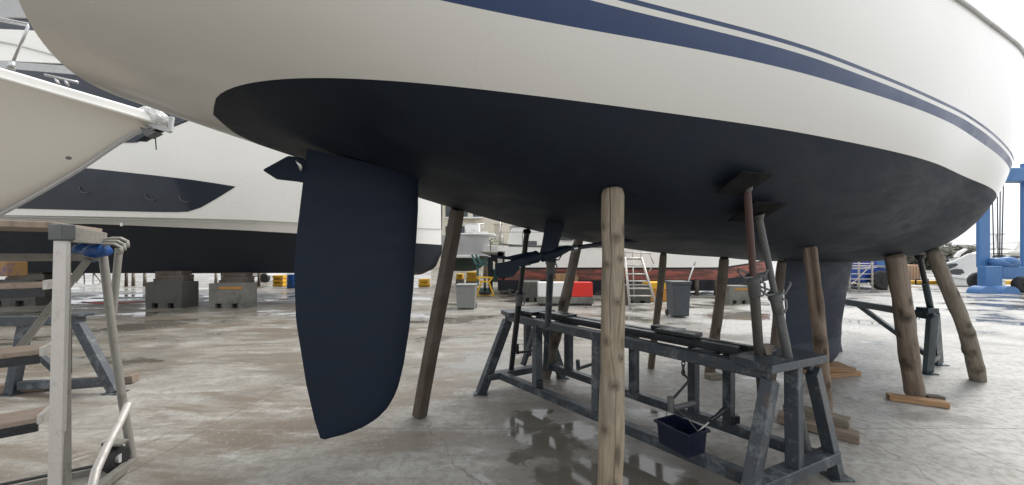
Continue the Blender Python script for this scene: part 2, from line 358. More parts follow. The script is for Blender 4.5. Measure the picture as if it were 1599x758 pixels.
def zlo(S): return hspl([0, 1, 2.1, 3, 4, 5, 5.9, 7, 12], [.775, .79, .82, .821, .817, .803, .735, .70, .75], S)
def zhi(S): return hspl([0, 1.5, 2.4, 3.24, 3.9, 4.95, 5.8, 7, 12], [.885, .889, .894, .881, .870, .868, .796, .76, .81], S)
STN = [i / 50 for i in range(0, 90)] + [1.8 + i / 12 for i in range(0, 121)]; STN = [s for s in STN if s < 11.88] + [11.9]
yacht = thing('sailing_yacht', 'white sailing yacht with navy stripes and dark bottom propped up overhead', 'yacht', boat(5.5, 0, -H))
def band(name, mat, lo, hi, k, mb=None, by_t=False):
    mb = mb or MB()
    for sd in (1, -1):
        rows = []
        for S in STN:
            B, zk, zs, m, n = prm(S); r = []
            for i in range(k + 1):
                if by_t:
                    t0, v0 = half(S, max(zk, lo(S))); t1, v1 = half(S, hi(S)); tt = lerp(t0, t1, 1 - (1 - i / k) ** 1.8)
                    a = min(1, tt / B); v = 1 - (1 - a ** n) ** (1 / m) if 0 < i < k else (v0, v1)[i == k]; z = zk + v * (zs - zk); r.append(boat(S, sd * tt, z, v)); continue
                z = max(zk, min(zs, lerp(lo(S), hi(S), i / k))); t, v = half(S, z); r.append(boat(S, sd * t, z, v))
            rows.append(r)
        mb.grid(rows)
    return mb.build(name, mat, yacht, smooth=True)
mb = MB()
for sd in (1, -1):
    rows = []
    for S in STN:
        B, zk, zs, m, n = prm(S); tw, vw = half(S, zwl(S)); r = []
        for i in range(27):
            tt = tw * i / 26; a = min(1, tt / B); v = 1 - (1 - a ** n) ** (1 / m)
            r.append(boat(S, sd * tt, min(zwl(S), zk + v * (zs - zk)) if zwl(S) > zk else zk, v))
        rows.append(r)
    mb.grid(rows)
mb.build('antifouled_bottom', M['antifoul'], yacht, smooth=True)
mb = MB()
# transom closes the stern
B, zk, zs, m, n = prm(0); tr = []
for i in range(21): z = lerp(zk, zs, (i / 20) ** 2); t, v = half(0, z); tr.append((t, z, v))
mb.grid([[boat(0, sg * t, z, v) for sg in (-1, -.5, 0, .5, 1)] for t, z, v in tr])
mb.build('transom', M['gelcoat'], yacht)
band('lower_topside', M['gelcoat'], zwl, zlo, 22, by_t=True)
band('wide_stripe', M['stripe'], zlo, zhi, 3)
band('stripe_gap', M['gelcoat'], zhi, lambda S: zhi(S) + .020, 1)
band('thin_stripe', M['stripe'], lambda S: zhi(S) + .020, lambda S: zhi(S) + .036, 1)
band('upper_topside', M['gelcoat'], lambda S: zhi(S) + .036, lambda S: prm(S)[2], 10)
mb = MB()
for sd in (1, -1):
    pts = []
    for S in STN: z = prm(S)[2] - .035; t, v = half(S, z); pts.append(boat(S, sd * (t + .006), z, v))
    mb.tube(pts, .011, 6)
mb.build('rub_rail', M['railgrey'], yacht, smooth=True)
mb = MB()
mb.grid([[boat(S, sg * prm(S)[0] * .97, prm(S)[2] - .01 + .06 * (1 - abs(sg)), 1) for sg in (-1, -.6, -.2, .2, .6, 1)] for S in STN]); mb.build('deck', M['gelcoat'], yacht, smooth=True)
mb = MB()
for sd in (1, -1):
    mb.grid([[boat(S, sd * (prm(S)[0] - a), prm(S)[2] + b, 1) for a, b in ((0.0, -.012), (.03, .1), (.05, .1), (.06, -.012))] for S in STN if S < 11.5])
mb.build('toe_rail', M['gelcoat'], yacht, smooth=50)
# rudder : foil sections between its aft and leading edges
def foil(rows, half_t, le_right=True, side0=0.):
    out = []
    for z0, sa, z1, sf in rows:
        r = []
        n = 22
        for k in range(2 * n):
            a = PI * k / n; c = .5 - .5 * math.cos(a)     # 0 leading .. 1 trailing
            x = c if k <= n else c
            th = 5 * (0.2969 * math.sqrt(max(0, x)) - .126 * x - .3516 * x * x + .2843 * x ** 3 - .1036 * x ** 4) * half_t(z0, sf - sa)
            sgn = 1 if k <= n else -1
            r.append(boat(lerp(sf, sa, x), sgn * th * 2 + side0, lerp(z1, z0, x)))
        out.append(r)
    mb = MB(); mb.grid(out, True)
    m_ = len(out[0]); mb.f.append(tuple(range(m_))); mb.f.append(tuple(range((len(out) - 1) * m_, len(out) * m_)))
    return mb
ra = ([.53, .1, -.06, -.303, -.614, -.80, -.887], [.772, .728, .717, .725, .767, .803, .826])
rf = ([.43, .249, -.177, -.4, -.593, -.70, -.757, -.81, -.849, -.878, -.894, -.90], [1.308, 1.306, 1.281, 1.258, 1.227, 1.20, 1.176, 1.14, 1.094, 1.03, .955, .85])
rows = []
for i in range(41):
    q = i / 40; q = 1 - (1 - q) ** 1.8
    za = lerp(.515, -.889, q); zf = lerp(.425, -.901, q)
    rows.append((za, interp(ra[0][::-1], ra[1][::-1], za), zf, max(interp(ra[0][::-1], ra[1][::-1], za) + .012, interp(rf[0][::-1], rf[1][::-1], zf))))
foil(rows, lambda z, c: .11 * c).build('rudder', M['rudderpaint'], yacht, smooth=55)
# keel
rows = []
for i in range(26):
    q = i / 25; z = lerp(-.03, -1.385, q)
    sa = interp([-1.4, -1.33, -1.1, -.5, 0], [5.95, 5.80, 5.70, 5.62, 5.60], z); sf = interp([-1.4, -1.36, -1.28, -1.1, -.5, 0], [6.85, 6.98, 7.08, 7.14, 7.36, 7.62], z)
    rows.append((z, sa, z, sf))
foil(rows, lambda z, c: .072 * c * (1 + .35 * max(0, min(1, (-z - .9) / .3)))).build('keel', M['keelpaint'], yacht, smooth=55)
# propeller bracket, shaft and folded propeller (all hang in the centre plane)
def bp(px, py, t=0.): # photograph pixel on the plane t of the boat
    X = (px - HX) / FP; a = AA; ox = OX + ax_n.x * t; oy = OY + ax_n.y * t
    S = (X * oy - ox) / (math.cos(a) - X * math.sin(a)); y = oy + S * math.sin(a); return Vector((X * y, y, H + (HY - py) / FP * y))
mb = MB()
mb.grid([[bp(*a) + ax_n * o + ax_f * e for o, e in ((0, -.0), (.02, .0), (0, 0), (-.02, 0))] for a in ((868, 330), (862, 392))])
prof = [(852, 334, 886, 336), (852, 345, 882, 347), (849, 365, 877, 367), (846, 382, 872, 384), (842, 398, 870, 394)]
mb = MB(); rr = []
for xa, ya, xf, yf in prof:
    a = bp(xa, ya); f = bp(xf, yf); rr.append([a, lerp(a, f, .3) + ax_n * .022, lerp(a, f, .7) + ax_n * .022, f, lerp(a, f, .7) - ax_n * .022, lerp(a, f, .3) - ax_n * .022])
mb.grid(rr, True).build('propeller_bracket', M['rudderpaint'], yacht, smooth=40)
mb = MB(); mb.tube([bp(844, 403), bp(846, 402), bp(868, 395), bp(884, 389), bp(890, 387)], [.022, .034, .036, .026, .016], 16); mb.build('shaft_bearing', M['rudderpaint'], yacht, smooth=40)
mb = MB(); mb.tube([bp(880, 390), bp(1010, 371)], .0165, 14); mb.build('propeller_shaft', M['bronze'], yacht, smooth=60)
mb = MB(); mb.tube([bp(893, 388.2), bp(899, 387.3)], .024, 14).build('shaft_anode', M['steel'], yacht, smooth=50)
mb = MB(); rr = []
for q in range(9):
    q /= 8; c = bp(lerp(945, 1012, q), lerp(379, 378, q)); s_ = math.sin(PI * min(1, .12 + .88 * q)) ** .6 * .03 + .012
    rr.append([c + ax_n * s_ * math.cos(k * PI / 6) + Vector((0, 0, .02 * math.sin(k * PI / 6) + .012)) for k in range(12)])
mb.grid(rr, True).build('shaft_fairing', M['antifoul'], yacht, smooth=50)
prop = MB().tube([bp(842, 400), bp(838, 401), bp(822, 406), bp(806, 410)], [.022, .042, .036, .026], 16).build('propeller', M['rudderpaint'], yacht, smooth=40)
MB().tube([bp(843.5, 399.4), bp(839.5, 400.6)], [.020, .036], 16).build('steel_collar', M['steel'], prop, smooth=40)
for poly, off in (([(838, 393), (826, 394), (808, 398), (795, 401), (782, 399.5), (768, 397), (770, 402), (784, 404.5), (798, 406), (812, 409), (828, 408)], -.03),
                  ([(828, 405), (810, 403), (795, 407), (782, 410.5), (771, 411), (771, 420), (773, 430), (778, 435), (788, 434), (799, 431), (806, 424), (808, 417), (826, 414)], .012)):
    MB().prism([bp(x, y) + ax_n * off for x, y in poly], ax_n * .016).build('blade', M['rudderpaint'], prop, bev=.005)
MB().prism([bp(410, 265) , bp(450, 243), bp(470, 246), bp(482, 252), bp(482, 286), bp(466, 283), bp(432, 279)], ax_n * -.03).build('trim_fin', M['rudderpaint'], yacht, bev=.006)
MB().tube([bp(462, 251) + ax_n * .012, bp(469, 259) + ax_n * .012, bp(470, 268) + ax_n * .012], [.006, .012, .006], 10).build('fin_hinge', M['steel'], yacht, smooth=True)
MB().box(bp(1522, 186) , (.01, .012, .03)).build('hull_cleat', M['black'], yacht)

# ------------------------------------------------------------------ timber props
def prop_round(label, foot, top, r0, r1, mat, wob=.006, crack=0, bend=0., knots=(), split=0, n=28, seed=0, sink=.02, sq=False):
    foot = Vector(foot); top = Vector(top); d = top - foot; L = d.length; rnd = random.Random(seed)
    ph = [rnd.uniform(0, 6.28) for _ in range(10)]; N = 140 if crack else 80; rows = []
    n = 120 if crack else n
    bdir = rnd.uniform(0, 6.28); knot_shade_marks = []
    for i in range(N + 1):
        q = i / N; z = q * L; cx = bend * math.sin(q * PI + ph[0] * .1) + wob * math.sin(q * 5 + ph[1]); cy = wob * .8 * math.sin(q * 7 + ph[2])
        r = lerp(r0, r1, q); row = []; mrow = []
        if i == 0: r *= .97
        if q > .985: r *= 1 - (q - .985) * 9
        for k in range(n):
            a = 2 * PI * k / n; mk = 0.; rr = r * (1 + .035 * math.sin(3 * a + ph[3] + q * 4) + .03 * math.sin(q * 23 + ph[4] + 2 * a) + .018 * math.sin(5 * a + q * 40 + ph[5]) + .02 * math.sin(q * 11 + ph[7]))
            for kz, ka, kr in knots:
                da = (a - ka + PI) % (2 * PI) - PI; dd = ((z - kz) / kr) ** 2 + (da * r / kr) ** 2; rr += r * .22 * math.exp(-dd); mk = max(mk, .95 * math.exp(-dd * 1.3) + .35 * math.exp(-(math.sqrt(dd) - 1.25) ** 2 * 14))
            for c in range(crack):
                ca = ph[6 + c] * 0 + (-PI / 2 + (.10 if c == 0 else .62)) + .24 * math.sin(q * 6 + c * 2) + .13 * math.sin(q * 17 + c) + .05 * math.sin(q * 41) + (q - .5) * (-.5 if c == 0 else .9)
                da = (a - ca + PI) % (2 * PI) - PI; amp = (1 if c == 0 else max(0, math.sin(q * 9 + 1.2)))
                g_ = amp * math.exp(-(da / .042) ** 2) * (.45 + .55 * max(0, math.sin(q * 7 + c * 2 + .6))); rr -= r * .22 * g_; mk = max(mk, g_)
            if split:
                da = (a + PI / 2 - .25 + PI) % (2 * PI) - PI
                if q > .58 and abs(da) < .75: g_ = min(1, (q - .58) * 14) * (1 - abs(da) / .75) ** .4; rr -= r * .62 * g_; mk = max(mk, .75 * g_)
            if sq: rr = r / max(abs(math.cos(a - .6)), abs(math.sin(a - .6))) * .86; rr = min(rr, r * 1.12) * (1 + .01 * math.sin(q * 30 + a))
            knot_shade_marks.append(min(1, mk)); row.append(Vector((cx + math.cos(a) * rr, cy + math.sin(a) * rr, z)))
        rows.append(row)
    mb = MB(); mb.grid(rows, True); mb.f.append(tuple(range(n))[::-1]); mb.f.append(tuple(range(N * n, N * n + n)))
    marks_ = knot_shade_marks
    q = d.normalized().to_track_quat('Z', 'Y')
    # keep local -Y facing the camera side
    yl = q @ Vector((0, -1, 0)); tgt = Vector((-foot.x, -foot.y, 0)); dn = d.normalized(); tgt = (tgt - dn * tgt.dot(dn)).normalized()
    ang = math.atan2(dn.dot(yl.cross(tgt)), yl.dot(tgt)); q = Quaternion(dn, ang) @ q
    o = mb.build('timber_prop', mat, loc=foot - dn * sink * 0, rot=q, smooth=(30 if sq else True), fix=False)
    at = o.data.attributes.new('knot_shade_marks', 'FLOAT', 'POINT')
    for i_, v_ in enumerate(knot_shade_marks): at.data[i_].value = v_
    return tag(o, label, 'prop', 'timber props holding up the yacht')
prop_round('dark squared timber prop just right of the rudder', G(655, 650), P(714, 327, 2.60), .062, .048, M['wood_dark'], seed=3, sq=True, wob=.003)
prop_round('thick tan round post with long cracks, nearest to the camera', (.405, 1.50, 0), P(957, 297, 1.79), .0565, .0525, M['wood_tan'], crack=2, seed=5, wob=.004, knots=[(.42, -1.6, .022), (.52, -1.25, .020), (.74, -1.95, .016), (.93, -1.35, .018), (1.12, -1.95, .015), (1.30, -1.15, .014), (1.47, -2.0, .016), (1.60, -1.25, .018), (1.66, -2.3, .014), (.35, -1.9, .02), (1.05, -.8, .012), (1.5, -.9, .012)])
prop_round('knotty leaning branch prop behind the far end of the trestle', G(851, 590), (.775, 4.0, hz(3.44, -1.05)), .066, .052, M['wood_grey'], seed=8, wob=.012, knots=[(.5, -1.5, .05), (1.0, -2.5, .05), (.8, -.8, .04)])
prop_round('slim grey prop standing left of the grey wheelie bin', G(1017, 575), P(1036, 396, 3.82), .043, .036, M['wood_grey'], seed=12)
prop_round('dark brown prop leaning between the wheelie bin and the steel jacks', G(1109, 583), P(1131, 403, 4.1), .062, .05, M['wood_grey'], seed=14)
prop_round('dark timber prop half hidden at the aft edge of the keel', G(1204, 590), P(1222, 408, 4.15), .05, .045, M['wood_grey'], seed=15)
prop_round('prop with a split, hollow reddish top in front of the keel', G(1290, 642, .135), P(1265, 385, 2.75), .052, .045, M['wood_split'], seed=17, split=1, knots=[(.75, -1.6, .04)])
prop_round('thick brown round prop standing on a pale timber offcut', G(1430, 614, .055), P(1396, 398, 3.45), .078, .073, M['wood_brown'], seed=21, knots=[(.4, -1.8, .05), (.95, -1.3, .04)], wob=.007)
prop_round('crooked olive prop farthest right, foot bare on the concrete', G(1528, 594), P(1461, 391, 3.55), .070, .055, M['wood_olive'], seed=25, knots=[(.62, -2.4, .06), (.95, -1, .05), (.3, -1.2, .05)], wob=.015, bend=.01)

def plank(name, label, a, b, w, h, mat, grp='offcuts of timber under the props'):
    a = Vector(a); b = Vector(b); d = b - a; L = d.length
    mb = MB().box((0, 0, L / 2), (w, h, L)); q = d.normalized().to_track_quat('Z', 'Y')
    # make local Y point up
    yl = q @ Vector((0, 1, 0)); up = Vector((0, 0, 1)); dn = d.normalized(); ang = math.atan2(dn.dot(yl.cross(up)), yl.dot(up))
    o = mb.build(name, mat, loc=a, rot=Quaternion(dn, ang) @ q, bev=.006); return tag(o, label, 'timber', grp)
def gz(px, py, z): v = G(px, py, z); return Vector((v.x, v.y, z))
plank('timber_offcut', 'pale orange timber block under the thick brown prop', gz(1386, 619, .032), gz(1480, 632, .032), .10, .055, M['wood_fresh'])
plank('timber_offcut', 'small grey offcut lying beside the foot of the thick brown prop', gz(1445, 619, .02), gz(1471, 621, .02), .09, .035, M['wood_dark'])
plank('timber_offcut', 'lower brown beam of the two stacked right of the trestle', gz(1215, 650, .05), gz(1342, 684, .035), .14, .07, M['wood_brown'])
plank('timber_offcut', 'upper grey-brown beam of the two stacked right of the trestle', gz(1225, 634, .105), gz(1328, 661, .105), .13, .064, M['wood_olive'])
for k, (a, b, z, m_, lb) in enumerate((((1268, 583), (1324, 578), .03, 'wood_fresh', 'lower pale timber block under the keel'), ((1264, 571), (1322, 573), .085, 'wood_fresh', 'upper orange timber block right under the keel'))):
    plank('keel_block', lb, gz(*a, z), gz(*b, z), .30, .055, M[m_], 'timber blocks under the keel')
plank('timber_offcut', 'small square offcut on the ground behind the trestle', gz(1104, 588, .03), gz(1124, 586, .03), .09, .055, M['wood_olive'])

# ------------------------------------------------------------------ trestles
def L2(a, b, t, z): return Vector((lerp(a[0], b[0], t), lerp(a[1], b[1], t), z))
cr = thing('steel_trestle', 'long grey-blue steel trestle across the boat under its jacks, worn paint', 'trestle', (1.0, 3.2, 0))
ht, hr = .84, .165
tNL, tNR, tFL, tFR = (1.548, 2.15), (1.955, 2.33), (-.05, 4.15), (.37, 4.32)
fNL, fNR, fFL, fFR = (1.31, 2.02), (2.20, 2.43), (-.34, 3.89), (.62, 4.42)
def onleg(t_, f_, z): return L2(f_, t_, z / ht, z)
Lax = (Vector(tFL + (0,)) - Vector(tNL + (0,))).normalized()
def T3(t_, z): return Vector((t_[0], t_[1], z))
for a, b in ((tNL, tFL), (tNR, tFR)):
    MB().bar(T3(a, ht - .04), T3(b, ht - .04), .085, .08).build('top_beam', M['stand'], cr, bev=.006)
def midr(t_, f_): p = onleg(t_, f_, hr); return (lerp(p.x, t_[0], .55), lerp(p.y, t_[1], .55))
rNL, rNR, rFL, rFR = midr(tNL, fNL), midr(tNR, fNR), midr(tFL, fFL), midr(tFR, fFR)
for a, b in ((rNL, rFL), (rNR, rFR)):
    MB().bar(T3(a, hr), T3(b, hr), .075, .075).build('lower_rail', M['stand'], cr, bev=.005)
for t_, f_ in ((tNL, fNL), (tNR, fNR), (tFL, fFL), (tFR, fFR)):
    lg = MB().bar(T3(f_, .008), T3(t_, ht - .085), .135 if f_ is fNL else .112, .065, up=Lax).build('leg', M['stand'], cr, bev=.005)
    MB().box(T3(f_, .006), (.15, .11, .012)).build('foot_plate', M['stand'], lg, bev=.002)
def at_px(a, b, px):                      # fraction along the ground line a-b seen at pixel column px
    X = (px - HX) / FP; return (X * a[1] - a[0]) / ((b[0] - a[0]) - X * (b[1] - a[1]))
for a, b, ra_, rb_, cols in ((tNL, tFL, rNL, rFL, (839, 933)), (tNR, tFR, rNR, rFR, (824, 888, 990, 1083, 1138))):
    for px in cols:
        p = L2(a, b, at_px(a, b, px), ht - .078); q = L2(ra_, rb_, at_px(ra_, rb_, px), hr + .03)
        MB().bar(q, p, .095, .06, up=Lax).build('upright', M['stand'], cr, bev=.005)
        if px in (839, 1138): MB().box(q + Vector((.02, -.02, .045)), (.07, .07, .06)).build('stop_block', M['standdark'], cr, bev=.004)
for e0, e1, r0_, r1_, f0, f1 in ((tNL, tNR, rNL, rNR, fNL, fNR), (tFL, tFR, rFL, rFR, fFL, fFR)):
    p, q = T3(e0, ht + .004), T3(e1, ht + .004); ex = (q - p).normalized(); MB().bar(p - ex * .07 + Lax * (.07 if e0 == tNL else -.05), q + ex * .06 + Lax * (.07 if e0 == tNL else -.05), .26, .05).build('end_plate', M['stand'], cr, bev=.005)
    a = onleg(e0, f0, .17); b = onleg(e1, f1, .17)
    MB().bar(a, b, .10, .07).build('cross_tie', M['stand'], cr, bev=.005)
ex = (T3(tNR, 0) - T3(tNL, 0)).normalized()
mid = lambda q: L2(tNL, tNR, q, 0)
p = L2(tNL, tNR, .52, ht - .02); q = (onleg(tNL, fNL, .2) + onleg(tNR, fNR, .2)) / 2; MB().bar(Vector((q.x, q.y, .2)), Vector((p.x, p.y, ht - .02)), .105, .075, up=Lax).build('centre_post', M['stand'], cr, bev=.006)
p = L2(tFL, tFR, .9, ht - .05); MB().bar(onleg(tFL, fFL, .24) + ex * .42, p, .05, .05).build('diagonal_brace', M['stand'], cr, bev=.004)
# dark slide channels lying along the top
for off, s0, s1, z, wd, hh in ((.30, .10, .97, .025, .07, .05), (.62, .05, .90, .02, .06, .04), (.45, .22, .34, .065, .15, .03), (.40, .70, .80, .05, .17, .03), (.72, .30, .40, .05, .10, .04), (.2, .85, .95, .04, .16, .03)):
    a = L2(tNL, tFL, s0, ht) + ex * off * .47; b = L2(tNL, tFL, s1, ht) + ex * off * .47; a.z = b.z = ht + z
    MB().bar(a, b, wd, hh).build('slide_channel', M['standdark'], cr, bev=.005)
for q in (.22, .5, .78):
    a = L2(tNL, tFL, q, ht - .06); b = L2(tNR, tFR, q, ht - .06); MB().bar(a, b, .05, .06).build('cross_bar', M['standdark'], cr, bev=.003)
# stub pipes / handles on the lower rails
def px_rail(a, b, px, z): return L2(a, b, at_px(a, b, px), z)
def crank(px, up, ln, a, b, lb):
    p = px_rail(a, b, px, hr + .05); o = MB().tube([p + Vector((0, 0, up)), p + Vector((0, 0, .0))], .017, 12).tube([p + Vector((0, 0, .02)), p + Vector((ln, .06, .06))], .014, 12)
    return tag(o.build('crank_handle', M['stand'], None, smooth=40), lb, 'handle', 'crank handles on the trestle')
p = P(814, 555, 4.1); tag(MB().tube([P(808, 537, 4.05), P(808, 553, 4.05)], .018, 12).tube([P(808, 551, 4.05), P(838, 546, 4.0)], .014, 12).build('crank_handle', M['standdark'], smooth=40), 'dark bent handle hooked on the far end of the trestle', 'handle')
tag(MB().tube([P(902, 562, 3.55), P(903, 578, 3.55)], .02, 12).tube([P(903, 576, 3.55), P(934, 566, 3.42)], .015, 12).build('crank_handle', M['stand'], smooth=40), 'short dark tee handle on the lower rail left of the cracked post', 'handle')
# chain and winch handle by the tub
ch = MB(); c0 = P(1067, 561, 2.56)
for k in range(4):
    c = c0 + Vector((0, 0, -.032 * k)); d1 = Vector((1, 0, 0)) if k % 2 else Vector((0, 1, 0))
    ch.tube([c + d1 * .011 * math.cos(a) + Vector((0, 0, .022 * math.sin(a))) for a in [i * PI / 6 for i in range(13)]], .0042, 8, cap=False)
tag(ch.build('chain', M['standdark'], smooth=True), 'short dark chain hanging from the trestle beam', 'chain')
wh = thing('winch_handle', 'bent steel winch handle with pale tube hanging above the blue tub', 'handle', P(1062, 620, 2.50))
MB().tube([P(1067, 581, 2.56), P(1069, 586, 2.56), P(1075, 592, 2.56), P(1074, 597, 2.56), P(1052, 622, 2.50)], .0085, 10).build('bent_rod', M['standdark'], wh, smooth=40)
MB().tube([P(1047, 620, 2.41), P(1048, 643, 2.41)], .021, 16).build('socket', M['jackgrey'], wh, smooth=40)
MB().tube([P(1050, 638, 2.41), P(1083, 630, 2.56)], .019, 16).tube([P(1083, 630, 2.56), P(1085, 638, 2.56)], .008, 8).build('grip_tube', M['jackgrey'], wh, smooth=40)
# tub with tool
tb = thing('plastic_tub', 'dark blue rectangular plastic tub hanging by the long trestle lower rail', 'tub', (1.08, 2.33, .25))
Dt = 2.20; tF = P(1075, 679, Dt); zr = H - tF.z; ta = P(1025, 655, zr * FP / 255); tR = P(1105, 670, zr * FP / 270)
u = tF - ta; LL = u.length; u.normalize(); nn = (tR - tF); W_ = nn.length; nn.normalize(); zt, zb = ta.z, ta.z - .155
def ring(ins, z): return [Vector((ta.x, ta.y, z)) + u * a + nn * b for a, b in ((ins, ins), (LL - ins, ins), (LL - ins, W_ - ins), (ins, W_ - ins))]
mb = MB(); mb.grid([ring(.010, zb), ring(0, zt), ring(-.012, zt), ring(-.012, zt - .02), ring(-.004, zt - .02)], True)
mb2 = MB(); mb2.grid([ring(.004, zt - .001), ring(.014, zb + .006)], True); mb.v += []
b0 = len(mb.v); mb.v += mb2.v; mb.f += [tuple(i + b0 for i in f) for f in mb2.f]; mb.f.append((0, 3, 2, 1)); mb.f.append(tuple(b0 + 4 + i for i in range(4)))
mb.build('tub_body', M['bluedark'], tb, bev=.004)
hk = P(1049, 634, 2.41); e0 = ta + nn * W_ / 2; e1 = ta + u * LL + nn * W_ / 2
MB().tube([e0, lerp(e0, hk, .5) + Vector((-.01, 0, 0)), hk, lerp(e1, hk, .5) + Vector((.01, 0, .01)), e1], .0025, 6).build('wire_bail', M['jackgrey'], tb, smooth=True)
zt0 = P(1104, 659, 2.27)
br = thing('hand_scraper', 'scraper with a dark handle leaning out of the blue tub', 'tool', zt0)
MB().tube([P(1086, 678, 2.27), P(1112, 655, 2.27)], .005, 8).build('shaft', M['steel'], br, smooth=True)
MB().tube([P(1108, 658, 2.27), P(1112, 655, 2.27), P(1118, 651, 2.27), P(1128, 643, 2.27), P(1134, 636, 2.27)], [.010, .017, .012, .018, .011], 12).build('handle', M['black'], br, smooth=True)
# wooden wedges on the trestle top
for (x0, y0, x1, y1, D, lb) in ((1196, 572, 1196, 538, 2.3, 'wooden wedge beside the nearest jack on the trestle end'), (1222, 552, 1224, 536, 2.62, 'small pale wedge behind the second jack on the trestle end')):
    a = P(x0, y0, D); b = P(x1, y1, D); a.z = ht + .03; mb = MB(); rr = []
    for q, r_ in ((0, .016), (1, .036)):
        c = lerp(a, b, q); rr.append([c + Vector((i * r_, j * .03, 0)) for i, j in ((-1, -1), (1, -1), (1, 1), (-1, 1))])
    mb.grid(rr, True); mb.f += [(0, 1, 2, 3), (4, 5, 6, 7)]
    tag(mb.build('wedge', M['wood_olive'], bev=.004), lb, 'wedge', 'wedges on the trestle')

# screw jacks standing in the trestle
def jack(label, foot, top, collar, quad, mo, mi, ro, ri, scale=1.):
    foot = Vector(foot); top = Vector(top); d = (top - foot).normalized(); L = (top - foot).length
    t = thing('screw_jack', label, 'jack', foot, 'screw jacks under the yacht'); c = foot + d * collar
    MB().tube([foot, c], ro, 18).build('outer_tube', mo, t, smooth=40)
    MB().tube([c, top - d * .012], ri, 16).build('inner_tube', mi, t, smooth=40)
    MB().tube([c - d * .13, c - d * .125, c - d * .03, c - d * .028, c + d * .012, c + d * .014], [ro * 1.02, ro * 1.18, ro * 1.22, ro * 1.5, ro * 1.5, ro * .8], 18).build('collar', M['jackgrey'], t, smooth=40)
    x = Vector((1, .15, 0)).normalized(); hn = MB()
    s = scale
    hn.tube([c + x * a * s + Vector((0, 0, b * s)) for a, b in ((.02, .02), (.07, .005), (.085, .03), (.105, .06), (.10, .075))], .0065 * s, 8)
    hn.tube([c - x * a * s + Vector((0, -.02, b * s)) for a, b in ((.02, .005), (.07, .0), (.115, .035), (.11, .05), (.05, .03))], .0065 * s, 8)
    hn.tube([c + x * a * s + Vector((0, -.035 * s, b * s)) for a, b in ((.02, -.02), (.045, -.03), (.05, -.07), (.035, -.10), (.01, -.105))], .006 * s, 8)
    hn.build('lock_handle', M['jackgrey'], t, smooth=True)
    if quad:
        q = [Vector(p_) for p_ in quad]; nrm_ = (q[1] - q[0]).cross(q[2] - q[0]).normalized()
        if nrm_.z > 0: nrm_ = -nrm_
        MB().prism([p_ + nrm_ * .002 for p_ in q], nrm_ * .009).build('head_plate', M['platedark'], t, bev=.002)
        MB().tube([top + nrm_ * .002, top - d * .03], [.03, .022], 12).build('head_socket', M['jack'], t, smooth=40)
    else:
        MB().tube([top - d * .035, top - d * .01, top], [ri, ri * 1.5, ri * 1.5], 12).build('head_socket', M['standdark'], t, smooth=40)
    return t
def surf(S, t_): return Vector((*(boat(S, t_, 0).xy), hz(S, t_)))
q1 = [surf(S_, t_) + Vector((0, 0, -.004)) for S_, t_ in ((2.56, .93), (2.60, 1.06), (2.80, 1.10), (2.80, 1.03))]
def flatq(pts):   # make the four corners planar
    a, b, c = pts[:3]; return [a, b, c, a + (c - b)]
def headquad(px4, D0):
    # corners of a flat plate seen in the photograph, hung tangent to the hull at its first three corners
    return flatq(px4)
jA_t = surf(2.70, .99); 
jA = jack('nearest rusty red screw jack on the right end of the trestle', P(1195, 688, 2.62) , P(1166, 290, 1.86), 1.41, flatq([P(1116, 300, 1.80), P(1158, 266, 1.70), P(1206, 271, 1.80)]), M['jack'], M['jackred'], .027, .0185)
jB = jack('grey screw jack just behind the rusty one', P(1262, 712, 2.42), P(1184, 334, 2.02), 1.23, flatq([P(1135, 344, 2.02), P(1178, 314, 1.90), P(1228, 316, 1.97)]), M['jackgrey'], M['jackgrey'], .026, .0175)
jC = jack('slim dark screw jack farthest left on the trestle', P(798, 580, 4.15), P(823, 361, 2.98), 1.22, None, M['standdark'], M['standdark'], .030, .023)
jD = jack('dark screw jack rising behind the propeller bracket', P(852, 575, 3.95), P(862, 374, 3.06), 1.42, None, M['stand'], M['stand'], .032, .026)

# second trestle, at right behind the keel, and its jack
def small_trestle(label, tops, feet, h, mat, beamw=.08, ext=None, lean_h=.25, pair=None):
    t = thing('steel_trestle', label, 'trestle', ((tops[0][0] + tops[1][0]) / 2, (tops[0][1] + tops[1][1]) / 2, 0), pair)
    MB().bar(T3(tops[0], h - beamw / 2), T3(tops[1], h - beamw / 2), beamw, beamw).build('top_beam', mat, t, bev=.005)
    return t
tA = (G(1452, 488, .84)); tB = P(1312, 481, 5.6); tA = Vector((tA.x, tA.y, .84)); tB.z = .84
t2 = thing('steel_trestle', 'dark green-blue steel trestle right of the keel, behind the brown prop', 'trestle', (tA.x, tA.y, 0))
tB = tA + (tB - tA) * 1.25
MB().bar(tA - Vector((0, 0, .04)), tB - Vector((0, 0, .04)), .07, .085).build('top_beam', M['standgreen'], t2, bev=.005)
f1 = G(1449, 584); f2 = G(1466, 570)
tt = tA + (tA - tB).normalized() * .03; tt.z = .84
for f_ in (f1, f2):
    lg = MB().bar(f_ + Vector((0, 0, .01)), tt + Vector((.0, 0, -.04)) + (f_ - f1) * .15, .11, .05, up=(0, 1, 0)).build('leg', M['standgreen'], t2, bev=.004)
    MB().box(f_ + Vector((0, 0, .006)), (.15, .12, .012)).build('foot_plate', M['standgreen'], lg)
MB().bar(lerp(f1, tt, .2), lerp(f2, tt, .2), .05, .06).build('cross_tie', M['stand'], t2, bev=.004)
bs = lerp(tA, tB, .62); bs.z = .80; be = lerp(f1, tt, .30)
MB().bar(bs, be, .05, .055).build('diagonal_brace', M['standgreen'], t2, bev=.004)
fB = lerp(tB, tA, .02)
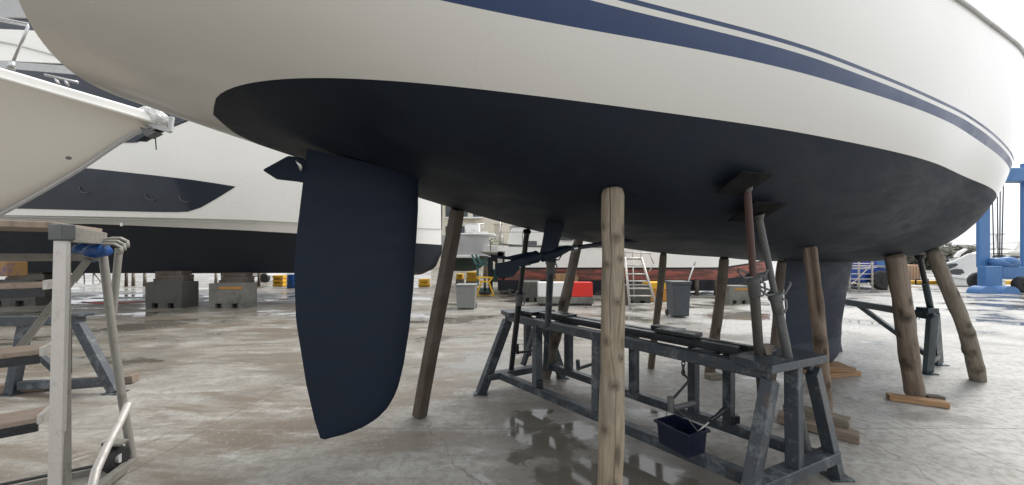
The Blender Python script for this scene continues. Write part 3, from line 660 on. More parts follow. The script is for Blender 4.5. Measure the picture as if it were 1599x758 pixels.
for s_ in (-1, 1):
    MB().bar(Vector((fB.x - .05, fB.y + .28 * s_, .0)), Vector((fB.x, fB.y + .03 * s_, .8)), .10, .05, up=(0, 1, 0)).build('leg', M['standgreen'], t2, bev=.004)
MB().tube([P(1430, 492, 4.3), P(1431, 498, 4.3), P(1435, 499, 4.3), P(1437, 492, 4.3)], .004, 6).build('hook', M['standdark'], t2)
MB().box(tA + Vector((-.03, 0, .028)), (.13, .13, .055)).build('jack_socket', M['standgreen'], t2, bev=.004)
jk = thing('screw_jack', 'slim dark jack with a small square handle frame, far right trestle', 'jack', tA)
a = P(1453, 482, tA.y); b = P(1436, 401, 3.95)
MB().tube([a, lerp(a, b, .5)], .030, 12).build('outer_tube', M['standgreen'], jk, smooth=40); MB().tube([lerp(a, b, .5), b], .024, 12).build('inner_tube', M['standdark'], jk, smooth=40)
MB().tube([b + Vector((0, 0, -.03)), b + Vector((0, 0, .02))], [.03, .06], 10).build('head_socket', M['standdark'], jk, smooth=40)
fr = MB(); fc = [P(x, y, 4.05) for x, y in ((1430, 437), (1449, 436), (1449, 444), (1430, 444.5))]
for i in range(4): fr.bar(fc[i], fc[(i + 1) % 4], .010, .010)
fr.build('handle_frame', M['black'], jk)

# ------------------------------------------------------------------ rolling work steps on the left
ws = thing('rolling_steps', 'aluminium rolling work steps with worn wooden treads at left edge', 'steps', (-2.6, 2.2, 0))
wd = Vector((-.78, -.63, 0)).normalized()
Ft = P(97, 352, 1.90); Fb = P(86, 860, 1.82); Fb.z = .05
Rt = P(163, 372, 2.62); 
MB().bar(Fb, P(97, 376, 1.90), .052, .03, up=(.35, -.9, 0)).build('front_stile', M['alu'], ws, bev=.004)
MB().bar(Fb + Vector((.022, .03, 0)), P(103, 376, 1.925), .012, .05, up=(.35, -.9, 0)).build('stile_flange', M['aludark'], ws, bev=.002)
MB().box(P(97, 363, 1.90), (.072, .065, .085)).build('corner_bracket', M['jackgrey'], ws, bev=.006)
MB().bar(P(107, 366, 1.92), P(162, 373, 2.60), .035, .085).build('platform_side', M['aludark'], ws, bev=.004)
MB().bar(P(159, 364, 2.60), P(159, 386, 2.60), .03, .03, up=(0, 1, 0)).build('rear_bracket', M['aludark'], ws, bev=.003)
pa, pb = P(84, 357, 1.90), P(160, 365, 2.58)
mb = MB(); e = wd * 1.3
mb.prism([pa, pb, pb + e, pa + e], Vector((0, 0, .035))); mb.build('platform', M['tread'], ws, bev=.004)
MB().bar(P(155, 402, 2.5), P(155, 402, 2.5) + wd * 1.6, .04, .05).build('rear_crossbar', M['aludark'], ws, bev=.003)
MB().tube([P(161, 400, 2.60), P(176, 520, 2.62), P(192, 630, 2.62), P(207, 718, 2.62)], .024, 12).build('rear_leg', M['aludark'], ws, smooth=40)
MB().tube([P(186, 388, 2.75), P(176, 492, 2.72)], .022, 12).build('rear_leg', M['aludark'], ws, smooth=40)
tw = [((81, 442), 1.93, .30), ((76, 545), 1.93, .34), ((72, 650), 1.93, .40)]
for (px, py), D, dep in tw:
    a = P(px, py, D); a = a + wd * .03; bk = Vector((-.63, .78, 0)) * .2
    tr_ = MB(); tr_.prism([a - wd * .02, a + wd * 1.2, a + wd * 1.2 + bk, a + bk - wd * .0], Vector((0, 0, -.026))); tr_.build('tread', M['tread'], ws, bev=.003)
    MB().bar(a + wd * -.004 + Vector((0, 0, -.05)), a + wd * 1.2 + Vector((0, 0, -.05)), .012, .045).build('tread_frame', M['standdark'], ws)
    MB().bar(a + Vector((.012, .0, -.01)), a + bk * .9 + Vector((.012, 0, -.01)), .02, .05).build('tread_bracket', M['alu'], ws, bev=.003)
MB().bar(P(138, 405, 2.45), P(30, 545, 2.3), .03, .035).build('diagonal_brace', M['aludark'], ws, bev=.003)
MB().tube([P(200, 632, 2.58), P(186, 662, 2.45), P(166, 700, 2.3), P(150, 735, 2.18), P(135, 800, 2.05)], .023, 10).build('curved_brace', M['alu'], ws, smooth=40)
a = P(207, 722, 2.62); b = P(38, 757, 2.30); b = a + (b - a) * 2.2; MB().bar(a, b, .07, .05).build('base_rail', M['aludark'], ws, bev=.004)
MB().bar(a + Vector((0, 0, .028)), b + Vector((0, 0, .028)), .03, .01).build('rail_groove', M['black'], ws)
MB().bar(a + Vector((-.02, .03, 0)), Fb + Vector((0, 0, .1)), .05, .05).build('base_rail', M['aludark'], ws, bev=.004)
wc = P(180, 745, 2.50); wc.z = .085
whl = MB(); whl.tube([wc + Vector((-.022, -.01, 0)) , wc + Vector((-.018, -.01, 0)), wc + Vector((.018, .01, 0)), wc + Vector((.022, .01, 0))], [.07, .085, .085, .07], 24); wo_ = whl.build('wheel', M['rubber'], ws, smooth=40)
MB().tube([wc + Vector((-.026, -.012, 0)), wc + Vector((.026, .012, 0))], .03, 14).build('hub', M['railgrey'], wo_, smooth=40)
MB().bar(wc + Vector((-.05, 0, .06)), wc + Vector((-.05, 0, .13)), .02, .07).bar(wc + Vector((.0, 0, .105)), wc + Vector((.0, 0, .125)), .12, .07).build('castor_fork', M['aludark'], ws, bev=.003)
# blue wrap and rope on the top
rnd = random.Random(4); rows = []
for i in range(10):
    q = i / 9; row = []
    for k in range(16):
        a = 2 * PI * k / 16; r_ = 1 + .12 * math.sin(3 * a + i) + .1 * rnd.random(); row.append(P(lerp(141, 179, q), 393 + 2 * math.sin(q * 5), 2.55) + Vector((0, .045 * r_ * math.cos(a) - .06, .068 * r_ * math.sin(a) * (.65 + .35 * math.sin(PI * min(1, q * 1.2 + .1))))))
    rows.append(row)
mb = MB(); mb.grid(rows, True); mb.f += [tuple(range(16)), tuple(range(144, 160))]; tag(mb.build('blue_plastic_wrap', M['blueplastic'], smooth=True), 'scrap of blue plastic tied on the work steps', 'wrap')
mb = MB(); 
for off in (0, .022, -.02):
    mb.tube([P(x, y, 2.5) + Vector((0, off, off)) for x, y in ((126, 394), (129, 384), (140, 379), (156, 380), (170, 377), (184, 377), (194, 382), (195, 390), (188, 392))], .010, 8)
tag(mb.build('coiled_rope', M['rope'], smooth=True), 'pale grey rope coiled over the blue plastic on the work steps', 'rope')

# third trestle, at left behind the steps
t3 = thing('steel_trestle', 'weathered grey trestle behind the rolling steps at left', 'trestle', (-4.6, 3.9, 0))
a = G(128, 497, .82); a.z = .80; b = a + Vector((-2.4, -.22, 0)); MB().bar(a, b, .09, .10).build('top_beam', M['stand'], t3, bev=.005)
MB().bar(a + Vector((-.12, .0, .055)), a + Vector((.05, 0, .055)), .16, .03).build('end_plate', M['stand'], t3, bev=.004)
f1 = G(180, 614); f2 = G(18, 616); ap = a + Vector((-.1, 0, 0))
for f_, p_ in ((f1, a + Vector((-.04, 0, -.04))), (f2, a + Vector((-.62, 0, -.05)))):
    lg = MB().bar(f_ + Vector((0, 0, .01)), p_, .10, .07, up=(0, 1, 0)).build('leg', M['stand'], t3, bev=.005)
    MB().box(f_ + Vector((0, 0, .006)), (.17, .13, .012)).build('foot_plate', M['stand'], lg)
MB().bar(lerp(f2, a, .12), lerp(f1, a, .16), .06, .09).build('cross_tie', M['stand'], t3, bev=.004)
MB().bar(P(58, 552, 4.0), P(98, 588, 4.0), .05, .06).build('diagonal_brace', M['stand'], t3, bev=.004)
MB().bar(P(104, 585, 4.15), P(104, 500, 4.15), .06, .06, up=(0, 1, 0)).build('upright', M['standdark'], t3, bev=.004)
plank('timber_beam', 'long brown beam on the ground under the weathered trestle', gz(-60, 612, .05), gz(212, 591, .05), .12, .09, M['wood_split'])

# ------------------------------------------------------------------ bow of the motor boat at left
mbt = thing('motor_boat', 'off-white motor boat whose flared bow points right at far left', 'boat', (-7, 4.6, 0))
def bowsec(x):
    u_ = (-4.42 - x)            # metres aft of the stem head
    zk = H + hspl([0, .35, 1.1, 2.2, 3.6, 5.5, 9], [1.71, 1.60, 1.12, .50, -.1, -.4, -.45], u_)
    bs_ = hspl([0, .3, .7, 1.1, 2, 4, 9], [.02, .24, .5, .78, 1.3, 1.9, 2.05], u_); zs_ = H + hspl([0, .3, .7, 1.1, 2, 9], [1.76, 1.83, 1.92, 2.01, 2.1, 2.2], u_)
    return zk, bs_, zs_
xs_ = [-4.42 - (i / 40) ** 1.6 * 7.5 for i in range(41)]
for side in (1,):
    mb = MB()
    for sd in (1, -1):
        rows = []
        for x in xs_:
            zk, b_, zs_ = bowsec(x); r_ = []
            for k in range(13):
                q = k / 12; r_.append(Vector((x + .12 * q * q * 0, 4.6 - sd * b_ * (q ** .9) * (1 - .10 * math.sin(PI * q)), lerp(zk, zs_ - .11, q))))
            rows.append(r_)
        mb.grid(rows)
    mb.build('hull', M['flare'], mbt, smooth=True)
    mb = MB()
    for sd in (1, -1):
        rows = []
        for x in xs_:
            zk, b_, zs_ = bowsec(x); y_ = 4.6 - sd * b_; rows.append([Vector((x, y_ - sd * a_, zs_ + c_)) for a_, c_ in ((0, -.115), (.03, -.10), (.035, -.085), (.012, -.08), (.01, 0), (-.03, .02), (-.12, .0))])
        mb.grid(rows)
    mb.build('gunwale', M['motoryacht'], mbt, smooth=40)
    mb = MB(); mb.grid([[Vector((x, 4.6 + k * bowsec(x)[1] * .95, bowsec(x)[2] + .03 * (1 - abs(k)))) for k in (-1, 0, 1)] for x in xs_]); mb.build('deck', M['motoryacht'], mbt, smooth=True)
mb = MB(); mb.tube([Vector((x, 4.6 - .01, bowsec(x)[0] - .005)) for x in xs_[:30]], .022, 8); mb.build('stem_bead', M['greyhull'], mbt, smooth=True)
MB().tube([P(106, 247, 4.05), P(108, 247, 3.98)], .02, 10).build('drain_fitting', M['jack'], mbt, smooth=40)
# pulpit rail and cleat
pr = MB(); pr.tube([P(17, 108, 3.75), P(20, 96, 3.75)], [.03, .02], 10); pr.tube([P(20, 98, 3.75), P(44, 42, 3.75), P(43, 37, 3.75), P(30, 35, 3.72), P(-60, 15, 3.6)], .012, 10); pr.tube([P(43, 41, 3.8), P(-60, 22, 3.65)], .008, 8)
pr.build('bow_rail', M['steel'], mbt, smooth=True)
cl = MB(); cl.tube([P(70, 117, 3.9), P(122, 129, 4.0)], .014, 10); cl.tube([P(86, 121, 3.93), P(92, 132, 3.93)], .013, 8); cl.tube([P(102, 124, 3.96), P(106, 134, 3.96)], .013, 8); cl.build('deck_cleat', M['steel'], mbt, smooth=True)
MB().prism([P(x, y, 4.52) for x, y in ((213, 176), (222, 190), (238, 200), (262, 207), (266, 205), (269, 182), (264, 181), (261, 199), (240, 193), (226, 183))], (0, .04, 0)).build('bow_roller', M['greyhull'], mbt, bev=.006)
MB().prism([P(x, y, 4.50) for x, y in ((218, 198), (244, 206), (228, 214), (222, 207))], (0, .1, 0)).build('roller_fork', M['jackgrey'], mbt, bev=.004)
rows = []; rnd = random.Random(2)
for i in range(14):
    q = i / 13; row = []
    for k in range(20):
        a = 2 * PI * k / 20; c = P(lerp(222, 262, q), lerp(176, 188, q), 4.55); r_ = (.035 + .06 * math.sin(PI * min(1, q * .9 + .1))) * (1 + .16 * math.sin(3 * a + 1.1 * i) + .22 * rnd.random()); row.append(c + Vector((.02 * rnd.random(), .8 * r_ * math.cos(a), r_ * math.sin(a))))
    rows.append(row)
mb = MB(); mb.grid(rows, True); mb.f += [tuple(range(20)), tuple(range(260, 280))]; tag(mb.build('wrapped_anchor', M['plasticwrap']), 'anchor wrapped in crumpled clear plastic on the bow roller', 'anchor')
mb = MB(); mb.prism([P(x, y, 4.75) for x, y in ((268, 182), (292, 188), (262, 200), (226, 221), (212, 220), (236, 206))], (0, .03, 0)); mb.build('anchor_fluke', M['navyglass'], mbt, bev=.003)
tag(MB().tube([P(243, 208, 4.5), P(243, 220, 4.5), P(244, 234, 4.5)], .006, 6).build('lashing', M['standdark'], smooth=True), 'thin dark cord dangling from the bow roller', 'cord')

# ------------------------------------------------------------------ big motor yacht behind
my = thing('motor_yacht', 'huge cream motor yacht with dark hull windows resting on concrete blocks', 'yacht', (-8, 12.8, 0))
# stations run from the left, out of frame, to the stem at right
MX = [-24, -20, -16, -12, -9.4, -7.5, -6, -4.9, -3.9, -3.1, -2.75, -2.55]
YB = [2.9, 2.9, 2.9, 2.9, 2.8, 2.6, 2.25, 1.8, 1.25, .7, .3, .05]
YC = 13.0
def my_rows(x):
    b = interp(MX, YB, x); y = YC - b
    zedge = H + interp([-24, -12, -8, -5, -3.4, -2.55], [1.0, .92, .76, .60, .44, .40], x)
    zbot = H + interp([-24, -6, -4.2, -3.3, -2.8, -2.55], [-.60, -.60, -.70, -.68, -.45, .1], x)
    zbot = min(zbot, zedge - .02)
    zch = H + interp([-24, -8, -5, -3, -1.75], [1.30, 1.05, .95, .95, 1.0], x)
    return b, y, zedge, zbot, zch
xs2 = []
x = -24.
while x < -2.56: xs2.append(x); x += .35 if x < -7 else .12
xs2.append(-2.55)
def strip(name, f, mat, smooth=True, parent=my, both=True):
    mb = MB()
    for sd in ((1, -1) if both else (1,)):
        rows = []
        for x in xs2: rows.append([Vector((x, YC - sd * b_, z_)) for b_, z_ in f(x)])
        mb.grid(rows)
    return mb.build(name, mat, parent, smooth=smooth)
strip('dark_bottom', lambda x: [(0, my_rows(x)[3] - .0), (my_rows(x)[0] * .35, my_rows(x)[3] + .02), (my_rows(x)[0] * .7, my_rows(x)[3] + .10), (my_rows(x)[0] * .80, lerp(my_rows(x)[3], my_rows(x)[2], .55)), (my_rows(x)[0] * .93, my_rows(x)[2])], M['navybottom'], smooth=35)
strip('hull', lambda x: [(my_rows(x)[0] * .93, my_rows(x)[2]), (my_rows(x)[0] * .965, lerp(my_rows(x)[2], my_rows(x)[4], .5)), (my_rows(x)[0] * 1.0, my_rows(x)[4] - .02), (my_rows(x)[0] * 1.0 + .04, my_rows(x)[4] + .0)] + [(my_rows(x)[0] * (1 + .10 * q) + .04 + .25 * q, my_rows(x)[4] + 3.6 * q) for q in (.02, .2, .4, .6, .8, 1)], M['motoryacht'], smooth=35)
strip('deck', lambda x: [(0, H + 4.62), (my_rows(x)[0] * 1.1 + .29, my_rows(x)[4] + 3.6)], M['motoryacht'])
def on_my(px, py, out=.012):   # point of the yacht's near side under that pixel (iterating on depth)
    D = 10.5
    for _ in range(25):
        p = P(px, py, D); b, y, ze, zb_, zc = my_rows(max(-24, min(-2.56, p.x))); q = max(0, min(1, (p.z - zc) / 3.6)); D = YC - (b * (1 + .10 * q) + .04 + .25 * q) - out
    return P(px, py, D)
def panel(name, outline, mat, parent, n=40, th=.02, out=.012):
    # outline = (upper, lower) polylines in photograph columns; a curved panel following the hull side
    (ux, uy), (lx, ly) = outline; x0, x1 = ux[0], ux[-1]; rows = []
    for i in range(n + 1):
        x = lerp(x0, x1, i / n); a, b = interp(ux, uy, x), interp(lx, ly, x)
        r_ = [on_my(x, lerp(a, b, k / 6), out) for k in range(7)]; rows.append(r_)
    mb = MB(); mb.grid(rows); rows2 = [[p + Vector((0, th, 0)) for p in r_] for r_ in rows]; mb.grid(rows2)
    mb.grid([[r_[0] for r_ in rows], [r_[0] for r_ in rows2]]); mb.grid([[r_[-1] for r_ in rows], [r_[-1] for r_ in rows2]])
    return mb.build(name, mat, parent, smooth=40)
win = panel('hull_window', (([-60, 30, 100, 138, 240, 300, 340, 367], [262, 262, 262, 263, 274, 281, 287, 291.5]), ([-60, 30, 150, 230, 270, 292, 312, 340, 367], [324, 326, 329, 331, 331.5, 331, 325, 309, 292])), M['navyglass'], my)
for cx, cy in ((135, 292), (238, 303), (291, 306)):
    ph = MB(); ph.tube([on_my(cx + 11 * math.cos(a), cy + 10 * math.sin(a), .03) for a in [PI * .38 + i * PI / 26 for i in range(17)]], .014, 8)
    MBo = ph.build('porthole_rim_glint', M['jack'], win, smooth=True)  # part of the rim in lighter grey, the glass glint built as an arc
panel('upper_window', (([-60, 30, 120, 140, 292], [100, 109, 117, 120, 187.5]), ([-60, 100, 212, 245, 292], [200, 221, 223, 206, 188.5])), M['navyglass'], my, out=.02)
# knuckle shadow line, rubbing strake
mb = MB(); mb.tube([on_my(x, interp([0, 150, 300, 400], [338, 342, 346, 348], x), .01) for x in range(-40, 420, 20)], .012, 6); mb.build('knuckle_line', M['greyhull'], my, smooth=True)
MB().box(on_my(190, 351, .02) , (.08, .03, .10)).build('skin_fitting', M['steel'], my, bev=.01)
# superstructure seen above the motor boat's deck
def slab(name, xr, D, ya, yb, mat, th=.35, slant=0):
    o = MB().prism([P(xr[0], ya, D), P(xr[1], ya + slant, D), P(xr[1], yb + slant, D), P(xr[0], yb, D)], (0, th, 0)); return o.build(name, mat, my, bev=.02)
slab('side_deck_moulding', (-120, 180), 10.9, 86, 104, M['greyhull'], 1.2, 22)
slab('cabin_side', (-120, 160), 10.9, 40, 90, M['motoryacht'], 1.6, 12)
MB().tube([P(-20, 62, 10.85), P(20, 69, 10.85), P(90, 88, 10.85)], .022, 6).build('handrail', M['railgrey'], my, smooth=True)
slab('cabin_window', (-120, 160), 10.95, 22, 48, M['navyglass'], 1.5, 12)
slab('flybridge_moulding', (-120, 170), 10.9, -60, 24, M['greyhull'], 2.2, 8)
# anchor in its pocket beyond the rudder is the fin of the near yacht; concrete blocks carry the keel
def block(name, label, cx0, cx1, top, base, Dp, mat, stripe=None, notch=True, grp='concrete keel blocks under the boats', side=0.25):
    """concrete block with two forklift notches; front face from cx0 to cx1 px, base row given"""
    a = G(cx0, base); b = G(cx1, base); D = a.y; w_ = b.x - a.x; h_ = (base - top) / FP * D; cx = (a.x + b.x) / 2
    t = thing(name, label, 'block', (cx, D + Dp / 2, 0), grp)
    mb = MB(); nz = h_ * .2; nw = w_ * .17; xs3 = [-w_ / 2, -w_ * .33, -w_ * .33 + nw, w_ * .33 - nw * 1.3, w_ * .33 - nw * .3, w_ / 2]
    mb.box((cx, D + Dp / 2, (h_ + nz) / 2), (w_, Dp, h_ - nz))
    for i in (0, 2, 4): mb.box((cx + (xs3[i] + xs3[i + 1]) / 2, D + Dp / 2, nz / 2 - .001), (xs3[i + 1] - xs3[i] - .004, Dp - .004, nz))
    mb.build('concrete_body', mat, t, bev=.0)
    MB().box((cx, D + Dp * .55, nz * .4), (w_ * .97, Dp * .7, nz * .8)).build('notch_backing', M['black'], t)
    if stripe: MB().box((cx + w_ * .08, D - .004, h_ * .82), (w_ * .62, .006, h_ * .10)).build('paint_mark', stripe, t)
    return t, D, h_, cx, w_
def packing(label, px0, px1, top, base, D, mat=None):
    a = P(px0, top, D); b = P(px1, base, D); o = MB()
    hh = a.z - b.z; n_ = 3
    for k in range(n_): o.box(((a.x + b.x) / 2 + .03 * (k % 2), D + .22, b.z + hh * (k + .5) / n_), (b.x - a.x - .05 * k, .36, hh / n_ - .006))
    return tag(o.build('timber_packing', mat or M['wood_dark']), label, 'timber', 'timber packing on the concrete blocks')
block('concrete_block', 'dark concrete block with two notches, left one under the big yacht', 227, 284, 441, 482, .55, M['concretedark'])
packing('dark timber packing on the left concrete block under the big yacht', 237, 284, 424, 441, 10.5)
block('concrete_block', 'concrete block with a faded orange mark under the big yacht', 326, 384, 443, 482, .45, M['concrete'], M['orangepaint'])
packing('dark timber packing on the orange-marked concrete block', 340, 382, 427, 443, 10.5)
block('concrete_block', 'dark concrete block at the left edge behind the rolling steps', -25, 55, 438, 478, .5, M['concretedark'])
packing('dark timber packing on the leftmost concrete block', 5, 66, 424, 438, 11)
tag(MB().box(P(8, 420, 9.0), (.62, .4, .36)).build('tool_crate', M['crate'], bev=.02), 'orange and blue crate glimpsed behind the steps at left edge', 'crate')
# things glimpsed far off under the big yacht
for px, y0, y1, D, w_, m_, lb in ((197, 424, 446, 17.5, .12, 'wood_dark', 'dark post leftmost under the far side of the big yacht'), (208, 424, 443, 18, .13, 'wood_olive', 'first of two pale posts beyond the left concrete block'), (226, 424, 443, 18, .13, 'wood_olive', 'second of two pale posts, touching the left concrete block'), (292, 424, 442, 19, .14, 'wood_olive', 'pale post right beside the left concrete block'), (337, 424, 442, 19.5, .13, 'wood_olive', 'pale post just left of the orange-marked block'), (404, 424, 445, 17.8, .12, 'wood_dark', 'thin dark post between the orange-marked block and the barrel')):
    a = P(px, y0, D); b = P(px, y1, D); b.z = 0; tag(MB().tube([b, (a + b) / 2 + Vector((.01, 0, 0)), a], [w_ / 2 * 1.1, w_ / 2, w_ / 2 * .9], 10).build('timber_post', M[m_], smooth=True), lb, 'post', 'distant timber posts')
cr_ = thing('yellow_crate', 'yellow slatted crate beside the blue barrel left of the rudder', 'crate', G(433, 448))
c = G(433, 448); 
for k in range(3): MB().box(c + Vector((0, .3, .09 + .19 * k)), (.50, .55, .13)).build('slat_row', M['yellow'], cr_, bev=.01)
for sx in (-.2, .2): MB().box(c + Vector((sx, .3, .28)), (.06, .5, .54)).build('upright', M['orangepaint'], cr_)
c = G(452, 451); rr = []
brl = thing('blue_barrel', 'blue plastic barrel partly hidden by the rudder', 'barrel', c)
MB().tube([c + Vector((0, .3, z)) for z in (0, .03, .2, .22, .24, .4, .42, .44, .58, .62)], [.24, .27, .27, .285, .27, .27, .285, .27, .27, .24], 24).build('drum', M['blueplastic'], brl, smooth=40)
MB().tube([c + Vector((0, .3, .6)), c + Vector((0, .3, .64))], .25, 24).build('lid', M['deepblue'], brl, smooth=40)
tag(MB().tube([G(128, 472) + Vector((0, 0, .012)), G(170, 475) + Vector((0, 0, .012)), G(200, 473) + Vector((0, 0, .012)), G(235, 471) + Vector((0, 0, .012))], .012, 6).build('red_hose', M['red'], smooth=True), 'red hose lying on the concrete beside the left block', 'hose')
# white van and sawhorse beyond the left
vb = thing('parked_van', 'white van glimpsed far away under the big yacht', 'van', G(400, 441))
c = G(400, 441); MB().box(c + Vector((0, .8, .75)), (1.4, 1.8, .9)).build('body', M['whiteplastic'], vb, bev=.08); MB().box(c + Vector((0, -.12, .95)), (1.1, .05, .32)).build('window', M['window'], vb)
for s_ in (-.5, .5): MB().tube([c + Vector((s_, -.12, .25)), c + Vector((s_, .1, .25))], .25, 16).build('wheel', M['rubber'], vb, smooth=40)
sh = thing('folding_bench', 'small metal workbench seen between the legs of the steps', 'workbench', G(132, 441)); c = G(132, 441)
MB().box(c + Vector((0, .2, .55)), (1.0, .4, .06)).build('bench_top', M['greyhull'], sh)
for s_ in (-.4, .4): MB().tube([c + Vector((s_ * 1.2, 0, 0)), c + Vector((s_ * .7, .2, .53))], .03, 6).tube([c + Vector((s_ * 1.2, .4, 0)), c + Vector((s_ * .7, .2, .53))], .03, 6).build('leg', M['aludark'], sh)

# ------------------------------------------------------------------ background: middle
# long white vessel with a red and dark bottom
wv = thing('white_vessel', 'long white vessel with peeling red bottom paint behind the trestle', 'boat', (4.5, 14.5, 0))
YW = 15.2; WX = [-.55, -.4, 0, 2, 5, 7.5, 9.2, 10.3, 10.9]; WB = [1.5, 1.62, 1.7, 1.8, 1.8, 1.65, 1.2, .6, .05]
def wvs(name, f, mat, smooth=35):
    mb = MB(); X_ = [-.55 + 11.45 * i / 60 for i in range(61)]
    for sd in (1, -1): mb.grid([[Vector((x, YW - sd * interp(WX, WB, x) * b_, z_)) for b_, z_ in f(x)] for x in X_])
    mb.f.append(tuple(range(len(f(0)))) if False else (0, 1, len(f(0)) + 1, len(f(0)))); return mb.build(name, mat, wv, smooth=smooth)
rise = lambda x: interp([-.6, 8, 10.9], [0, .0, .35], x)
wvs('dark_bottom', lambda x: [(0, .12 + rise(x)), (.86, .16 + rise(x)), (.90, .58 + rise(x))], M['navybottom'])
wvs('red_boot_stripe', lambda x: [(.90, .58 + rise(x)), (.96, .82 + rise(x)), (1, 1.0 + rise(x))], M['rustred'])
wvs('black_edge', lambda x: [(1, 1.0 + rise(x)), (1.01, 1.07 + rise(x))], M['black'])
wvs('hull', lambda x: [(1.01, 1.07 + rise(x)), (1.02, 1.5 + rise(x)), (1.03, 1.85 + rise(x)), (.0, 1.9 + rise(x))], M['motoryacht'])
mb = MB(); mb.tube([Vector((x, YW - interp(WX, WB, x) * 1.035, 1.84 + .12 * math.exp(-(x + .5) / .8))) for x in [i * .5 - .5 for i in range(20)]], .035, 6); mb.build('rubbing_strake', M['jackgrey'], wv, smooth=True)
cbn = MB().prism([(-.2, 13.75, 1.9), (8.8, 13.9, 1.9), (8.2, 13.9, 2.65), (.0, 13.75, 2.62)], (0, 2.6, 0)).build('cabin', M['motoryacht'], wv, bev=.06)
MB().prism([(-.1, 13.70, 2.62), (8.5, 13.8, 2.66), (8.4, 13.8, 2.75), (.1, 13.70, 2.72)], (0, 2.7, 0)).build('cabin_roof', M['greyhull'], wv, bev=.02)
for x0, x1 in ((1.85, 2.35), (3.4, 4.2), (5.0, 5.8)): MB().box(((x0 + x1) / 2, 13.72, 2.22), (x1 - x0, .12, .24)).build('window', M['window'], cbn)
MB().box((.72, 13.45, 1.98), (.42, .1, .16)).build('vent_grille', M['jackgrey'], wv)
mb = MB()
for x in (-.45, .4, 1.4, 2.6): mb.tube([(x, 13.5, 1.9), (x, 13.5, 2.9)], .02, 6)
mb.tube([(-.45, 13.5, 2.4), (2.6, 13.5, 2.4)], .018, 6); mb.tube([(-.45, 13.5, 2.88), (2.6, 13.5, 2.88)], .018, 6); mb.build('guard_rail', M['steel'], wv, smooth=True)
for px in (906, 915):
    pass
for px in (1088, 1118): a = P(px, 442, 13.6); b = G(px, 474 if px == 1088 else 472); tag(MB().tube([Vector((a.x, a.y, 0)), a + Vector((0, 0, .12))], .075, 10).build('timber_post', M['wood_dark'], smooth=True), 'short dark post under the vessel %s the wheelie bin' % ('just right of' if px == 1088 else 'farther right of'), 'post', 'posts under the white vessel')
block('concrete_block', 'grey concrete block behind the aluminium ladder', 974, 1016, 446, 476, .6, M['concretedark'])
block('concrete_block', 'pale concrete block with a yellow-brown mark right of the brown prop', 1139, 1172, 447, 475, .45, M['concrete'], M['orangepaint'])
block('concrete_block', 'grey concrete block left of the white and red barrier', 816, 846, 441, 472, 1.1, M['concretedark'])
packing('orange timber packing above the white and red barrier', 866, 903, 428, 441, 13.0, M['wood_fresh'])
yb = thing('yellow_block', 'yellow painted block behind the slim grey prop', 'block', G(1030, 472)); c = G(1030, 472)
MB().box(c + Vector((0, .4, .2)), (.70, .7, .4)).build('lower_body', M['orangepaint'], yb, bev=.02); MB().box(c + Vector((0.02, .4, .52)), (.66, .66, .22)).build('upper_body', M['yellow'], yb, bev=.02)
tag(MB().box(G(1044, 470) + Vector((.12, 0, .35)), (.22, .3, .12)).build('yellow_can', M['yellow'], bev=.03), 'yellow can beside the yellow block behind the wheelie bin', 'can')
# white and red barrier
ba = thing('plastic_barrier', 'plastic barrier, white left half and red right half, on a grey base', 'barrier', G(885, 478))
g0, g1, g2 = G(840, 478), G(893, 478), G(928, 478)
def barr(a, b, mat, nm, z0, z1, w0, w1):
    o = MB(); o.grid([[Vector((a, g0.y + .3 - w0, z0)), Vector((b, g0.y + .3 - w0, z0)), Vector((b, g0.y + .3 + w0, z0)), Vector((a, g0.y + .3 + w0, z0))], [Vector((a, g0.y + .3 - w1, z1)), Vector((b, g0.y + .3 - w1, z1)), Vector((b, g0.y + .3 + w1, z1)), Vector((a, g0.y + .3 + w1, z1))]], True); o.f += [(3, 2, 1, 0), (4, 5, 6, 7)]; o.build(nm, mat, ba, bev=.02)
barr(g0.x, g2.x, M['concrete'], 'grey_base', .06, .26, .28, .24); barr(g0.x + .02, g1.x, M['whiteplastic'], 'white_half', .262, .70, .23, .17); barr(g1.x + .004, g2.x - .02, M['red'], 'red_half', .262, .70, .23, .17)
MB().box(((g0.x + g2.x) / 2 + .05, g0.y + .3, .03), (g2.x - g0.x - .2, .4, .058)).build('pallet_feet', M['wood_dark'], ba)
# wheelie bins
def bin_(label, px0, px1, top, base, mat, lid=None, taper=.85):
    a, b = G(px0, base), G(px1, base); D = a.y; w_ = (b.x - a.x); h_ = (base - top) / FP * D; c = Vector(((a.x + b.x) / 2, D + w_ / 2, 0)); t = thing('wheelie_bin', label, 'bin', c, 'wheelie bins')
    mb = MB(); mb.grid([[c + Vector((i * w_ / 2 * s_, j * w_ / 2 * s_, z)) for i, j in ((-1, -1), (1, -1), (1, 1), (-1, 1))] for s_, z in ((taper, .03), (1, h_ * .93))], True); mb.f += [(0, 1, 2, 3), (4, 5, 6, 7)]
    mb.build('body', mat, t, bev=.02)
    MB().box(c + Vector((0, 0, h_ * .955)), (w_ * 1.08, w_ * 1.08, h_ * .05)).build('rim', mat, t, bev=.012)
    if lid: MB().box(c + Vector((0, 0.0, h_ * 1.0)), (w_ * 1.1, w_ * 1.05, h_ * .035)).build('lid', lid, t, bev=.012); MB().tube([c + Vector((-w_ * .4, w_ * .55, h_ * .97)), c + Vector((w_ * .4, w_ * .55, h_ * .97))], .02, 8).build('grip_bar', lid, t)
    for i in (-1, 1): MB().tube([c + Vector((i * w_ * .48, w_ * .42, .08)), c + Vector((i * w_ * .40, w_ * .42, .08))], .08, 16).build('wheel', M['rubber'], t, smooth=40)
    return t, c, h_
